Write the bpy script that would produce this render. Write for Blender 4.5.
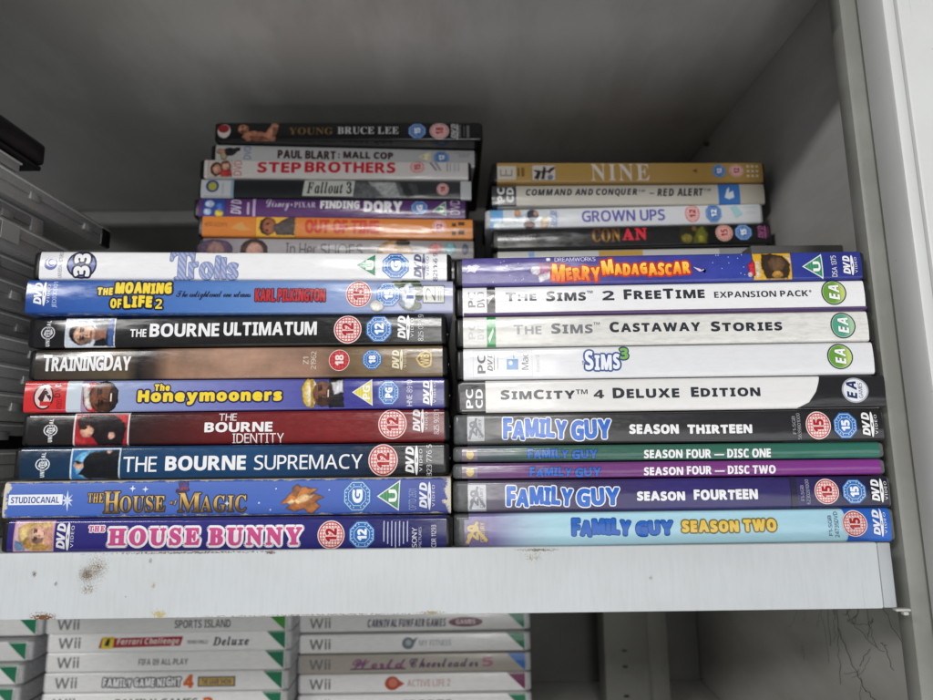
import bpy, bmesh, math, random
import numpy as np
from mathutils import Matrix, Vector
for o in list(bpy.data.objects): bpy.data.objects.remove(o)
S = bpy.context.scene
COL = S.collection
MM = 0.001
Z0 = 0.0426            # height of the camera over the shelf top is Z0 metres
rnd = random.Random(7)

# ------------------------------------------------------------------ camera
cd = bpy.data.cameras.new('camera')
cam = bpy.data.objects.new('camera', cd)
COL.objects.link(cam)
p, r, y = math.radians(8.9018), math.radians(0.6409), math.radians(-0.43766)
Rz = Matrix(((math.cos(y), math.sin(y), 0), (-math.sin(y), math.cos(y), 0), (0, 0, 1)))
Rx = Matrix(((1, 0, 0), (0, math.cos(p), math.sin(p)), (0, -math.sin(p), math.cos(p))))
Ry = Matrix(((math.cos(r), 0, -math.sin(r)), (0, 1, 0), (math.sin(r), 0, math.cos(r))))
A = Ry @ Rx @ Rz
m = Matrix((A[0], A[2], -A[1])).transposed().to_4x4()
m.translation = (0, 0, Z0)
cam.matrix_world = m
cd.sensor_width = 36
cd.lens = 606.412 / 933 * 36
cd.clip_start, cd.clip_end = 0.01, 50
cd.dof.use_dof = True
cd.dof.focus_distance = 0.272
cd.dof.aperture_fstop = 9.0
S.camera = cam

# ------------------------------------------------------------------ light
W = bpy.data.worlds.new('World'); S.world = W; W.use_nodes = True
bg = W.node_tree.nodes['Background']
bg.inputs[0].default_value = (0.93, 0.97, 1.0, 1)
bg.inputs[1].default_value = 0.16
def lamp(name, loc, target, sx, sy, power, col):
    l = bpy.data.lights.new(name, 'AREA'); l.shape = 'RECTANGLE'; l.size = sx; l.size_y = sy
    l.energy = power; l.color = col
    o = bpy.data.objects.new(name, l); COL.objects.link(o); o.location = loc
    d = Vector(target) - Vector(loc)
    o.rotation_euler = d.to_track_quat('-Z', 'Y').to_euler()
    return o
lamp('ceiling_and_fill_light', (-0.02, -1.75, 0.90), (0.0, 0.3, 0.08), 0.5, 0.22, 11, (1, 0.985, 0.965))
lamp('ceiling_and_fill_light', (-1.55, -1.6, 0.86), (0.0, 0.3, 0.08), 0.45, 0.22, 19, (1, 0.985, 0.965))  # fill lamp added far left to brighten the right side panel
lamp('shop_light', (0.02, -1.1, 0.10), (0.0, 0.3, 0.05), 0.26, 0.6, 4.2, (1, 0.98, 0.96))
lamp('floor_bounce_fill', (0.05, -0.5, -0.9), (0.0, 0.25, 0.25), 1.3, 0.5, 5.5, (1, 0.985, 0.97))  # added lamp standing in for bounce off the floor, brightens the upper shelf's underside
lamp('low_front_fill', (0.6, -1.4, -0.45), (0.0, 0.3, 0.15), 1.4, 0.7, 6, (0.97, 0.985, 1.0))  # added low fill from the front, not an actual window
S.view_settings.view_transform = 'Standard'
S.view_settings.look = 'None'
S.view_settings.exposure = -0.1
S.view_settings.gamma = 1.0
S.cycles.use_denoising = True
S.cycles.max_bounces = 8

# ------------------------------------------------------------------ materials
def lin(c):
    return tuple((v / 255 / 12.92) if v / 255 <= 0.04045 else ((v / 255 + 0.055) / 1.055) ** 2.4 for v in c) + (1,)
def nodes(name):
    m = bpy.data.materials.new(name); m.use_nodes = True
    nt = m.node_tree
    return m, nt, nt.nodes['Principled BSDF']
def coords(nt, kind='Object'):
    return nt.nodes.new('ShaderNodeTexCoord').outputs[kind]
def noise(nt, vec, scale, detail=3, stretch=None, rough=0.5):
    if stretch:
        mp = nt.nodes.new('ShaderNodeMapping'); mp.inputs['Scale'].default_value = stretch
        nt.links.new(vec, mp.inputs[0]); vec = mp.outputs[0]
    n = nt.nodes.new('ShaderNodeTexNoise'); n.inputs['Scale'].default_value = scale
    n.inputs['Detail'].default_value = detail; n.inputs['Roughness'].default_value = rough
    nt.links.new(vec, n.inputs['Vector'])
    return n.outputs['Fac']
def ramp(nt, fac, stops):
    c = nt.nodes.new('ShaderNodeValToRGB')
    while len(c.color_ramp.elements) < len(stops): c.color_ramp.elements.new(0.5)
    for e, (pos, col) in zip(c.color_ramp.elements, stops):
        e.position = pos; e.color = col if len(col) == 4 else lin(col)
    nt.links.new(fac, c.inputs[0])
    return c.outputs[0]
def mix(nt, fac, a, b, mode='MIX'):
    n = nt.nodes.new('ShaderNodeMix'); n.data_type = 'RGBA'; n.blend_type = mode
    for s, v in ((0, fac), (6, a), (7, b)):
        if hasattr(v, 'is_output'): nt.links.new(v, n.inputs[s])
        else: n.inputs[s].default_value = v
    return n.outputs[2]
def math_(nt, op, a, b=None, c=None, clamp=False):
    n = nt.nodes.new('ShaderNodeMath'); n.operation = op; n.use_clamp = clamp
    for i, v in enumerate((a, b, c)):
        if v is None: continue
        if hasattr(v, 'is_output'): nt.links.new(v, n.inputs[i])
        else: n.inputs[i].default_value = v
    return n.outputs[0]
def bump(nt, bs, h, strength, dist):
    b = nt.nodes.new('ShaderNodeBump'); b.inputs['Strength'].default_value = strength
    b.inputs['Distance'].default_value = dist
    nt.links.new(h, b.inputs['Height']); nt.links.new(b.outputs[0], bs.inputs['Normal'])
    return b
def film(nt, bs, coat):
    """printed paper under a clear plastic wrap: gentle ripples and fine scuffs in the gloss"""
    bs.inputs['Roughness'].default_value = 0.5
    if coat:
        bs.inputs['Specular IOR Level'].default_value = 0.08
        bs.inputs['Coat Weight'].default_value = 1.0
        bs.inputs['Coat IOR'].default_value = 1.5
        g = coords(nt, 'Object')
        sc = noise(nt, g, 900, 4, (0.25, 1, 1.0), 0.7)
        rr = nt.nodes.new('ShaderNodeMapRange'); nt.links.new(sc, rr.inputs[0])
        rr.inputs[1].default_value = 0.35; rr.inputs[2].default_value = 0.75
        rr.inputs[3].default_value = 0.11; rr.inputs[4].default_value = 0.27
        nt.links.new(rr.outputs[0], bs.inputs['Coat Roughness'])
        n = nt.nodes.new('ShaderNodeBump'); n.inputs['Strength'].default_value = 0.6
        n.inputs['Distance'].default_value = 0.0009
        nt.links.new(noise(nt, g, 55, 2, (0.5, 1, 1.6)), n.inputs['Height'])
        nt.links.new(n.outputs[0], bs.inputs['Coat Normal'])
    else:
        bs.inputs['Coat Weight'].default_value = 0.25
        bs.inputs['Coat Roughness'].default_value = 0.35
_ink = {}
def ink(c, coat=True):
    if isinstance(c[0], (tuple, list)): return ink_run(c, coat)
    k = (tuple(c), coat)
    if k not in _ink:
        m, nt, bs = nodes('printed_ink')
        bs.inputs['Base Color'].default_value = lin(c)
        film(nt, bs, coat); _ink[k] = m
    return _ink[k]
def ink_run(c, coat):
    """lettering printed in a colour run from its foot to its head (or in wavy two colour stripes)"""
    k = (str(c), coat)
    if k not in _ink:
        m, nt, bs = nodes('printed_ink_run')
        co = coords(nt); sx = nt.nodes.new('ShaderNodeSeparateXYZ'); nt.links.new(co, sx.inputs[0])
        if len(c) == 3 and c[2] == (0, 0, 0):
            w = nt.nodes.new('ShaderNodeTexWave'); w.bands_direction = 'X'; w.inputs['Scale'].default_value = 190; w.inputs['Distortion'].default_value = 3
            mp = nt.nodes.new('ShaderNodeMapping'); mp.inputs['Rotation'].default_value = (0, 0.6, 0); nt.links.new(co, mp.inputs[0]); nt.links.new(mp.outputs[0], w.inputs['Vector'])
            col = ramp(nt, w.outputs['Fac'], [(0.3, c[0]), (0.7, c[1])])
        else:
            f = math_(nt, 'ADD', math_(nt, 'MULTIPLY', sx.outputs[2], 1 / 0.0142), math_(nt, 'MULTIPLY_ADD', noise(nt, co, 260, 2), 0.5, -0.25))
            col = ramp(nt, f, [(0.2 + 0.6 * i / (len(c) - 1), q) for i, q in enumerate(c)])
        nt.links.new(col, bs.inputs['Base Color'])
        film(nt, bs, coat); _ink[k] = m
    return _ink[k]
def photo_ink(coat):
    k = ('photo', coat)
    if k not in _ink:
        m, nt, bs = nodes('printed_photograph')
        at = nt.nodes.new('ShaderNodeAttribute'); at.attribute_name = 'print_colour'
        nt.links.new(at.outputs['Color'], bs.inputs['Base Color'])
        film(nt, bs, coat); _ink[k] = m
    return _ink[k]
def paper(stops, mottle=0, worn=0, coat=True, t=14.0, dirt=0.1, mscale=60):
    """sleeve artwork ground: a printed colour run along the spine, optional mottled print and worn board edges"""
    m, nt, bs = nodes('sleeve_paper')
    co = coords(nt); sx = nt.nodes.new('ShaderNodeSeparateXYZ'); nt.links.new(co, sx.inputs[0])
    f = math_(nt, 'MULTIPLY_ADD', sx.outputs[0], 1 / 0.19, 0.5)
    if len(stops) == 1: stops = [(0, stops[0]), (1, stops[0])]
    col = ramp(nt, f, stops)
    if mottle:
        n = noise(nt, co, mscale, 5, (1, 1, 1.5), 0.6)
        col = mix(nt, mottle, col, ramp(nt, n, [(0.3, (20, 16, 14)), (0.7, (255, 245, 235))]), 'OVERLAY')
    n = noise(nt, co, 350, 4, (0.35, 1, 1.6), 0.7)
    d = ramp(nt, n, [(0.35, (200, 196, 188)), (0.55, (255, 255, 255))])
    col = mix(nt, dirt, col, d, 'MULTIPLY')
    if worn:
        e = math_(nt, 'ABSOLUTE', math_(nt, 'MULTIPLY_ADD', sx.outputs[2], 2000 / t, -1.0))
        ex = math_(nt, 'ABSOLUTE', math_(nt, 'MULTIPLY', sx.outputs[0], 1 / 0.095))
        w = math_(nt, 'MAXIMUM', math_(nt, 'POWER', e, 9), math_(nt, 'POWER', ex, 26))
        k = math_(nt, 'ADD', math_(nt, 'MULTIPLY', w, 0.4), math_(nt, 'MULTIPLY', noise(nt, co, 420, 6, (0.5, 1, 1), 0.75), 0.9 * worn))
        msk = ramp(nt, k, [(0.66, (0, 0, 0)), (0.72, (255, 255, 255))])
        col = mix(nt, msk, col, lin((206, 198, 180)))
    nt.links.new(col, bs.inputs['Base Color'])
    film(nt, bs, coat)
    return m
def plastic(name, c, rough=0.32, grain=0.5, alpha=None):
    m, nt, bs = nodes(name)
    co = coords(nt)
    n = noise(nt, co, 500, 4)
    nt.links.new(mix(nt, grain, lin(c), ramp(nt, n, [(0.3, (150, 150, 150)), (0.7, (255, 255, 255))]), 'MULTIPLY'), bs.inputs['Base Color'])
    rr = nt.nodes.new('ShaderNodeMapRange'); nt.links.new(noise(nt, co, 160, 4), rr.inputs[0])
    rr.inputs[3].default_value = rough - 0.1; rr.inputs[4].default_value = rough + 0.15
    nt.links.new(rr.outputs[0], bs.inputs['Roughness'])
    if alpha: bs.inputs['Transmission Weight'].default_value = alpha
    return m
BLACK = plastic('black_plastic', (26, 26, 28), 0.3)
CLEAR = plastic('clear_plastic', (150, 152, 155), 0.22, alpha=0.55)
WHITEP = plastic('white_plastic', (196, 197, 200), 0.35)
SMOKE = plastic('smoky_clear_plastic', (160, 160, 159), 0.22, 0.15)
SMOKEL = plastic('smoky_rim_plastic', (218, 218, 217), 0.22, 0.15)

def paint(name, c, rough=0.45, ribs=0.0, stains=(), blotch=0.25, spec=0.4, smear=0.35):
    """brushed or rolled shelf paint, chipped and marked"""
    m, nt, bs = nodes(name)
    co = coords(nt)
    base = lin(c)
    n1 = ramp(nt, noise(nt, co, 9, 4), [(0.3, (205, 203, 198)), (0.7, (255, 255, 255))])
    col = mix(nt, blotch, base, n1, 'MULTIPLY')
    sp = noise(nt, co, 240, 5, None, 0.7)
    col = mix(nt, ramp(nt, sp, [(0.70, (0, 0, 0)), (0.74, (255, 255, 255))]), col, lin((84, 76, 66)))
    sm = noise(nt, co, 14, 5, (1.0, 0.35, 1.0), 0.65)
    col = mix(nt, smear, col, ramp(nt, sm, [(0.42, (196, 192, 184)), (0.56, (255, 255, 255))]), 'MULTIPLY')
    scr = noise(nt, co, 60, 2, (14.0, 14.0, 0.35), 0.5)
    col = mix(nt, ramp(nt, scr, [(0.70, (0, 0, 0)), (0.74, (90, 90, 90))]), col, lin((92, 90, 86)))
    if ribs:
        rb = noise(nt, co, 700, 3, (1.0, 1.0, 0.12), 0.6)
        col = mix(nt, 0.13, col, ramp(nt, rb, [(0.35, (214, 214, 213)), (0.55, (255, 255, 255))]), 'MULTIPLY')
    for (px_, pz_, rad, kx, colr, thr, sc) in stains:
        mp = nt.nodes.new('ShaderNodeMapping'); nt.links.new(co, mp.inputs[0])
        mp.inputs['Location'].default_value = (-px_ * MM / (rad * kx * MM), 0, -pz_ * MM / (rad * MM))
        mp.inputs['Scale'].default_value = (1 / (rad * kx * MM), 0, 1 / (rad * MM))
        ln = nt.nodes.new('ShaderNodeVectorMath'); ln.operation = 'LENGTH'; nt.links.new(mp.outputs[0], ln.inputs[0])
        fall = math_(nt, 'SUBTRACT', 1.0, ln.outputs['Value'], clamp=True)
        k = math_(nt, 'ADD', math_(nt, 'MULTIPLY', fall, 0.35), noise(nt, co, sc, 5, None, 0.72))
        msk = math_(nt, 'MULTIPLY', ramp(nt, k, [(thr, (0, 0, 0)), (thr + 0.04, (255, 255, 255))]), math_(nt, 'GREATER_THAN', fall, 0.01))
        col = mix(nt, msk, col, lin(colr))
    nt.links.new(col, bs.inputs['Base Color'])
    bs.inputs['Roughness'].default_value = rough
    bs.inputs['Specular IOR Level'].default_value = spec
    if ribs: bump(nt, bs, rb, ribs, 0.0004)
    else: bump(nt, bs, noise(nt, co, 300, 3), 0.15, 0.0004)
    return m

# ------------------------------------------------------------------ object helpers
def tag(o, label, cat, group=None):
    o['label'] = label; o['category'] = cat
    if group: o['group'] = group
    return o
def empty(name, loc, rz, label, cat, group=None):
    o = bpy.data.objects.new(name, None); COL.objects.link(o)
    o.empty_display_size = 0.02
    o.location = loc; o.rotation_euler = (0, 0, rz)
    return tag(o, label, cat, group)
def link(name, me, parent):
    o = bpy.data.objects.new(name, me); COL.objects.link(o)
    if parent: o.parent = parent
    return o
def from_bm(name, bm, mats, parent, smooth=True):
    me = bpy.data.meshes.new(name)
    bm.normal_update()
    bm.to_mesh(me); bm.free()
    for mt in (mats if isinstance(mats, (list, tuple)) else [mats]): me.materials.append(mt)
    if smooth:
        me.polygons.foreach_set('use_smooth', [True] * len(me.polygons))
        try: me.set_sharp_from_angle(angle=math.radians(40))
        except Exception: pass
    return link(name, me, parent)
def add_box(bm, x0, x1, y0, y1, z0, z1, bev=0.0, seg=2, mi=0):
    """box in millimetres"""
    vs = [bm.verts.new((x * MM, y_ * MM, z * MM)) for x in (x0, x1) for y_ in (y0, y1) for z in (z0, z1)]
    fs = [bm.faces.new([vs[i] for i in q]) for q in ((0, 1, 3, 2), (4, 6, 7, 5), (0, 4, 5, 1), (2, 3, 7, 6), (0, 2, 6, 4), (1, 5, 7, 3))]
    for f in fs: f.material_index = mi
    if bev:
        es = list({e for f in fs for e in f.edges})
        bmesh.ops.bevel(bm, geom=es, offset=bev * MM, segments=seg, profile=0.5, affect='EDGES')
def shell_bm(t, L=190.0, D=135.0, corner=2.6, inset=0.25, y0=0.5):
    """case body: rounded upright corners at the spine, softened long edges"""
    bm = bmesh.new()
    add_box(bm, -L / 2, L / 2, y0, D, inset, t - inset)
    ve = [e for e in bm.edges if abs(e.verts[0].co.z - e.verts[1].co.z) > 1e-4]
    bmesh.ops.bevel(bm, geom=ve, offset=corner * MM, segments=5, profile=0.5, affect='EDGES')
    he = [e for e in bm.edges if abs(e.verts[0].co.z - e.verts[1].co.z) < 1e-6 and len(e.link_faces) == 2 and
          abs(e.link_faces[0].normal.dot(e.link_faces[1].normal)) < 0.5]
    bm.normal_update()
    he = [e for e in bm.edges if len(e.link_faces) == 2 and e.calc_face_angle(0) > 1.2]
    bmesh.ops.bevel(bm, geom=he, offset=1.5 * MM, segments=3, profile=0.5, affect='EDGES')
    return bm

# spine cross-section: a shallow bow that rolls over into the top and bottom sheets
SAG, FOLD = 0.36, 1.5
def spine_y(v, t):
    h = t / 2 - FOLD
    c = (v - t / 2) / h
    if abs(c) <= 1: return SAG * c * c
    a = min(1.0, (abs(v - t / 2) - h) / FOLD)
    return SAG + FOLD * (1 - math.sqrt(max(0.0, 1 - a * a)))
def spine_n(v, t):
    e = 0.02
    v = min(max(v, 0.06), t - 0.06)
    d = (spine_y(v + e, t) - spine_y(v - e, t)) / (2 * e)
    return Vector((0, -1, d)).normalized()
def sleeve(t, u0, u1, mat, parent, name='spine_sleeve', depth=128.0):
    h = t / 2 - FOLD
    prof = [(depth, 0.0)]
    vs = [t / 2 - h - FOLD * math.sin(a * math.pi / 12) for a in range(6, 0, -1)] + [t / 2 + h * c / 6 for c in range(-6, 7)] + \
         [t / 2 + h + FOLD * math.sin(a * math.pi / 12) for a in range(1, 7)]
    prof += [(spine_y(v, t), v) for v in vs] + [(depth, t)]
    bm = bmesh.new()
    rows = []
    for x in [u0 + (u1 - u0) * i / 4 for i in range(5)]:
        rows.append([bm.verts.new((x * MM, y_ * MM, z * MM)) for y_, z in prof])
    for a, b in zip(rows[:-1], rows[1:]):
        for i in range(len(prof) - 1):
            bm.faces.new((a[i], b[i], b[i + 1], a[i + 1]))
    return from_bm(name, bm, mat, parent)

# ------------------------------------------------------------------ lettering
MATH = {'sb': (0x1D5D4, 0x1D5EE, 0x1D7EC), 'ss': (0x1D5A0, 0x1D5BA, 0x1D7E2), 'sbi': (0x1D63C, 0x1D656, 0x1D7EC),
        'rb': (0x1D400, 0x1D41A, 0x1D7CE), 'rbi': (0x1D468, 0x1D482, 0x1D7CE), 'sc': (0x1D4D0, 0x1D4EA, 0x1D7CE)}
def styled(ch, st):
    u, l, d = MATH[st]
    if 'A' <= ch <= 'Z': return chr(u + ord(ch) - 65)
    if 'a' <= ch <= 'z': return chr(l + ord(ch) - 97)
    if '0' <= ch <= '9': return chr(d + ord(ch) - 48)
    return ch
_gl = {}
def glyph(ch, st):
    k = (ch, st)
    if k not in _gl:
        cu = bpy.data.curves.new('lettering', 'FONT'); cu.body = styled(ch, st); cu.resolution_u = 3; cu.fill_mode = 'FRONT'
        o = bpy.data.objects.new('lettering', cu)
        me = o.to_mesh()
        vs = [(v.co.x, v.co.y) for v in me.vertices]; fs = [tuple(q.vertices) for q in me.polygons]
        o.to_mesh_clear(); bpy.data.objects.remove(o); bpy.data.curves.remove(cu)
        if vs:
            x0 = min(v[0] for v in vs); x1 = max(v[0] for v in vs)
            vs = [(v[0] - x0, v[1]) for v in vs]; w = x1 - x0
        else: w = 0.0
        _gl[k] = (vs, fs, w)
    return _gl[k]
def layout(txt, st, smc=None, g=0.075, jit=0.0, seed=0):
    rj = random.Random(hash_(txt) + seed)
    x = 0.0; V = []; F = []
    for i, ch in enumerate(txt):
        if ch == ' ':
            x += 0.27; continue
        s = 1.0
        if smc and 'a' <= ch <= 'z': ch = ch.upper(); s = smc
        vs, fs, w = glyph(ch, st)
        dy = rj.uniform(-jit, jit) * 0.35; sc = s * (1 + rj.uniform(-jit, jit) * 0.6); an = rj.uniform(-jit, jit) * 0.8
        cx, cy = w / 2, 0.35
        n = len(V)
        for a, b in vs:
            a, b = (a - cx), (b - cy)
            a, b = a * math.cos(an) - b * math.sin(an), a * math.sin(an) + b * math.cos(an)
            V.append((x + (a + cx) * sc, (b + cy) * sc + dy))
        F += [tuple(n + q for q in f) for f in fs]
        x += (w * sc + g) if w else 0.3
    return V, F
def hash_(s):
    return sum((i + 1) * ord(c) for i, c in enumerate(s))

class Print:
    """flat artwork gathered in (u, v) millimetres, then draped on a spine"""
    STEP = 0.007
    def __init__(s, lev=1): s.polys = []; s.lev = lev; s.mats = []
    def mi(s, m):
        if m not in s.mats: s.mats.append(m)
        return s.mats.index(m)
    def up(s): s.lev += 1
    def poly(s, pts, mat, lift=0.0):
        s.polys.append((pts, s.mi(mat), s.lev * s.STEP + lift))
    def shape(s, pts, mat): s.poly(pts, mat); s.up()
    def rect(s, b, mat): s.shape([(b[0], b[1]), (b[2], b[1]), (b[2], b[3]), (b[0], b[3])], mat)
    def ell(s, b, mat, n=28, ph=0.0):
        cx, cy, rx, ry = (b[0] + b[2]) / 2, (b[1] + b[3]) / 2, (b[2] - b[0]) / 2, (b[3] - b[1]) / 2
        s.shape([(cx + rx * math.cos(2 * math.pi * i / n + ph), cy + ry * math.sin(2 * math.pi * i / n + ph)) for i in range(n)], mat)
    def text(s, txt, b, mat, st='sb', rot=0, grow=0.0, ol=None, smc=None, g=0.075, jit=0.0, coat=True):
        em = max(0.5, (b[2] - b[0]) if rot else (b[3] - b[1])) / 0.72
        g += (2 * grow + (ol[1] * 0.7 if ol else 0)) / em
        V, F = layout(txt, st, smc, g, jit)
        if not V: return
        x0, x1 = min(v[0] for v in V), max(v[0] for v in V); y0, y1 = min(v[1] for v in V), max(v[1] for v in V)
        W_, H_ = max(x1 - x0, 1e-5), max(y1 - y0, 1e-5)
        pad = grow
        bx0, by0, bx1, by1 = b[0] + pad, b[1] + pad, b[2] - pad, b[3] - pad
        if st not in ('sc',) and y1 - y0 < 0.2: by0 = by1 = (by0 + by1) / 2; H_ = 1
        if rot: P = [(bx1 - (a_y - y0) / H_ * (bx1 - bx0), by0 + (a_x - x0) / W_ * (by1 - by0)) for a_x, a_y in V]
        else: P = [(bx0 + (a_x - x0) / W_ * (bx1 - bx0), by0 + (a_y - y0) / H_ * (by1 - by0)) for a_x, a_y in V]
        def stamp(rad, mt, n):
            offs = [(0, 0)] if rad <= 0 else [(rad * math.cos(2 * math.pi * i / n), rad * math.sin(2 * math.pi * i / n)) for i in range(n)] + [(0, 0)]
            for i, (dx, dy) in enumerate(offs):
                for f in F: s.poly([(P[q][0] + dx, P[q][1] + dy) for q in f], mt, i * 0.0012)
            s.lev += 1 + len(offs) * 0.0012 / s.STEP
        if ol: stamp(grow + ol[1], ink(ol[0], coat), 14)
        stamp(grow, mat, 8 if grow < 0.25 else 12)
    def build(s, name, parent, t, label=None, flat=False):
        bm = bmesh.new()
        for pts, mi, lv in s.polys:
            vs = [bm.verts.new((a, b, lv)) for a, b in pts]
            try: f = bm.faces.new(vs)
            except ValueError: continue
            f.material_index = mi
        bm.normal_update()
        bad = [f for f in bm.faces if f.normal.z < 0]
        bmesh.ops.reverse_faces(bm, faces=bad)
        h = t / 2 - FOLD
        cuts = [t / 2 + h * c / 3 for c in range(-3, 4)] + [t / 2 + sg * (h + FOLD * k) for sg in (-1, 1) for k in (0.4, 0.7, 0.9)]
        for c in cuts:
            bmesh.ops.bisect_plane(bm, geom=list(bm.verts) + list(bm.edges) + list(bm.faces), plane_co=(0, c, 0), plane_no=(0, 1, 0), dist=1e-5)
        for c, out in ((0.02, True), (t - 0.02, False)):
            bmesh.ops.bisect_plane(bm, geom=list(bm.verts) + list(bm.edges) + list(bm.faces), plane_co=(0, c, 0), plane_no=(0, 1, 0), dist=1e-5, clear_inner=out, clear_outer=not out)
        nor = []
        for v in bm.verts:
            u, w, lv = v.co
            n = spine_n(w, t)
            q = Vector((u, spine_y(w, t), w)) + n * (0.012 + lv)
            v.co = q * MM
            nor.append(n)
        me = bpy.data.meshes.new(name)
        bm.to_mesh(me); bm.free()
        for mt in s.mats: me.materials.append(mt)
        me.polygons.foreach_set('use_smooth', [True] * len(me.polygons))
        me.normals_split_custom_set_from_vertices(nor)
        o = link(name, me, parent)
        if label: o['label'] = label
        return o

def inset(b, k):
    dx, dy = (b[2] - b[0]) * k / 2, (b[3] - b[1]) * k / 2
    return [b[0] + dx, b[1] + dy, b[2] - dx, b[3] - dy]
def frac(b, x0, y0, x1, y1):
    return [b[0] + (b[2] - b[0]) * x0, b[1] + (b[3] - b[1]) * y0, b[0] + (b[2] - b[0]) * x1, b[1] + (b[3] - b[1]) * y1]
def draw(P, cmd, coat):
    k = cmd[0]
    if k == 't':
        o = dict(cmd[5]); P.text(cmd[1], cmd[2], ink(cmd[3], coat), cmd[4], coat=coat, **o)
    elif k == 'r': P.rect(cmd[1], ink(cmd[2], coat))
    elif k == 'e': P.ell(cmd[1], ink(cmd[2], coat))
    elif k == 'p': P.shape(cmd[1], ink(cmd[2], coat))
    elif k == 'red':
        b, n, o = cmd[1], cmd[2], cmd[3]
        red, pale = ink((188, 40, 48), coat), ink((236, 222, 218), coat)
        if o.get('pale'): pale = ink((225, 205, 185), coat)
        P.ell(b, pale, 36)
        if o.get('solid'):
            P.ell(inset(b, 0.05), red, 36)
            for i in range(1, 6):
                q = i / 6; hw = math.sqrt(max(0, 0.2 - (q - 0.5) ** 2))
                P.rect(frac(b, q - 0.008, 0.5 - hw, q + 0.008, 0.5 + hw), ink((215, 110, 112), coat)); P.rect(frac(b, 0.5 - hw, q - 0.008, 0.5 + hw, q + 0.008), ink((215, 110, 112), coat))
            P.text(n, frac(b, 0.3, 0.24, 0.72, 0.76), pale, 'sb', rot=1, grow=0.12)
        else:
            P.ell(inset(b, 0.07), red, 36); P.ell(inset(b, 0.16), pale, 36)
            ln = ink((208, 96, 100), coat)
            for i in range(7):
                q = 0.17 + i * 0.11; hw = math.sqrt(max(0, 0.168 - (q - 0.5) ** 2))
                P.rect(frac(b, q - 0.016, 0.5 - hw, q + 0.016, 0.5 + hw), ln); P.rect(frac(b, 0.5 - hw, q - 0.016, 0.5 + hw, q + 0.016), ln)
            P.text(n, frac(b, 0.29, 0.26, 0.72, 0.74), ink((176, 24, 36), coat), 'sb', rot=1, grow=0.2, ol=[(238, 220, 216), 0.28])
    elif k == 'blue':
        b, n = cmd[1], cmd[2]
        bl, lt = ink((40, 108, 182), coat), ink((196, 214, 232), coat)
        a = math.pi / 8
        P.ell(b, bl, 8, a); P.ell(inset(b, 0.1), lt, 8, a); P.ell(inset(b, 0.15), bl, 8, a)
        cx, cy = (b[0] + b[2]) / 2, (b[1] + b[3]) / 2; R_ = (b[2] - b[0]) / 2
        for i in range(20):
            an = 2 * math.pi * i / 20
            if i in (5, 15): continue
            c0, c1 = math.cos(an), math.sin(an)
            P.poly([(cx + R_ * (0.7 * c0 - 0.03 * c1), cy + R_ * (0.7 * c1 + 0.03 * c0)), (cx + R_ * (0.7 * c0 + 0.03 * c1), cy + R_ * (0.7 * c1 - 0.03 * c0)),
                    (cx + R_ * (0.8 * c0 + 0.03 * c1), cy + R_ * (0.8 * c1 - 0.03 * c0)), (cx + R_ * (0.8 * c0 - 0.03 * c1), cy + R_ * (0.8 * c1 + 0.03 * c0))], lt)
        P.up()
        P.ell(inset(b, 0.38), lt, 8, a); P.ell(inset(b, 0.42), bl, 8, a)
        P.text(n, frac(b, 0.34, 0.3, 0.68, 0.7), ink((240, 242, 246), coat), 'sb', rot=1, grow=0.18)
    elif k == 'tri':
        pts, n, c = cmd[1], cmd[2], cmd[3]
        cx = sum(q[0] for q in pts) / 3; cy = sum(q[1] for q in pts) / 3
        def sc(f): return [(cx + (q[0] - cx) * f, cy + (q[1] - cy) * f) for q in pts]
        P.shape(sc(1.0), ink((228, 232, 228), coat)); P.shape(sc(0.86), ink(c, coat)); 
        lt = ink(tuple(min(255, v + 50) for v in c), coat)
        xs = [q[0] for q in pts]; ys = [q[1] for q in pts]; w = max(xs) - min(xs); h = max(ys) - min(ys)
        for i in range(1, 6):
            xx = max(xs) - 0.06 * w - i * 0.13 * w; hh = (xx - min(xs)) / w * h / 2 * 0.8
            P.rect([xx - 0.08, cy - hh, xx + 0.08, cy + hh], lt)
        P.text(n, [cx - w * 0.14, cy - h * (0.2 if len(n) < 2 else 0.26), cx + w * 0.22, cy + h * (0.2 if len(n) < 2 else 0.26)], ink((242, 244, 240), coat), 'sb', rot=1, grow=0.1)
    elif k == 'dvd':
        b, m_ = cmd[1], ink(cmd[2], coat)
        P.text('DVD', frac(b, 0, 0.06, 0.5, 0.97), m_, 'sbi', rot=1, grow=0.12, g=0.0)
        q = frac(b, 0.54, 0.0, 0.76, 1.0); cx = (q[0] + q[2]) / 2; cy = (q[1] + q[3]) / 2; rx = (q[2] - q[0]) / 2; ry = (q[3] - q[1]) / 2
        n = 24
        for i in range(n):
            a0, a1 = 2 * math.pi * i / n, 2 * math.pi * (i + 1) / n
            P.poly([(cx + rx * math.cos(a0), cy + ry * math.sin(a0)), (cx + rx * math.cos(a1), cy + ry * math.sin(a1)),
                    (cx + rx * 0.3 * math.cos(a1), cy + ry * 0.18 * math.sin(a1)), (cx + rx * 0.3 * math.cos(a0), cy + ry * 0.18 * math.sin(a0))], m_)
        P.up()
        P.text('VIDEO', frac(b, 0.82, 0.12, 0.99, 0.88), m_, 'ss', rot=1, g=0.22)
    elif k == 'uni':
        b, c = cmd[1], cmd[2]
        q = frac(b, 0.0, 0.3, 1.0, 0.74)
        P.ell(q, ink(c, coat), 24); P.ell(inset(q, 0.16), ink((52, 54, 60), coat), 24)
        P.shape([(q[0] + (q[2] - q[0]) * x, q[1] + (q[3] - q[1]) * y_) for x, y_ in ((0.2, 0.35), (0.4, 0.2), (0.55, 0.4), (0.5, 0.75), (0.3, 0.7))], ink(c, coat))
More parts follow.
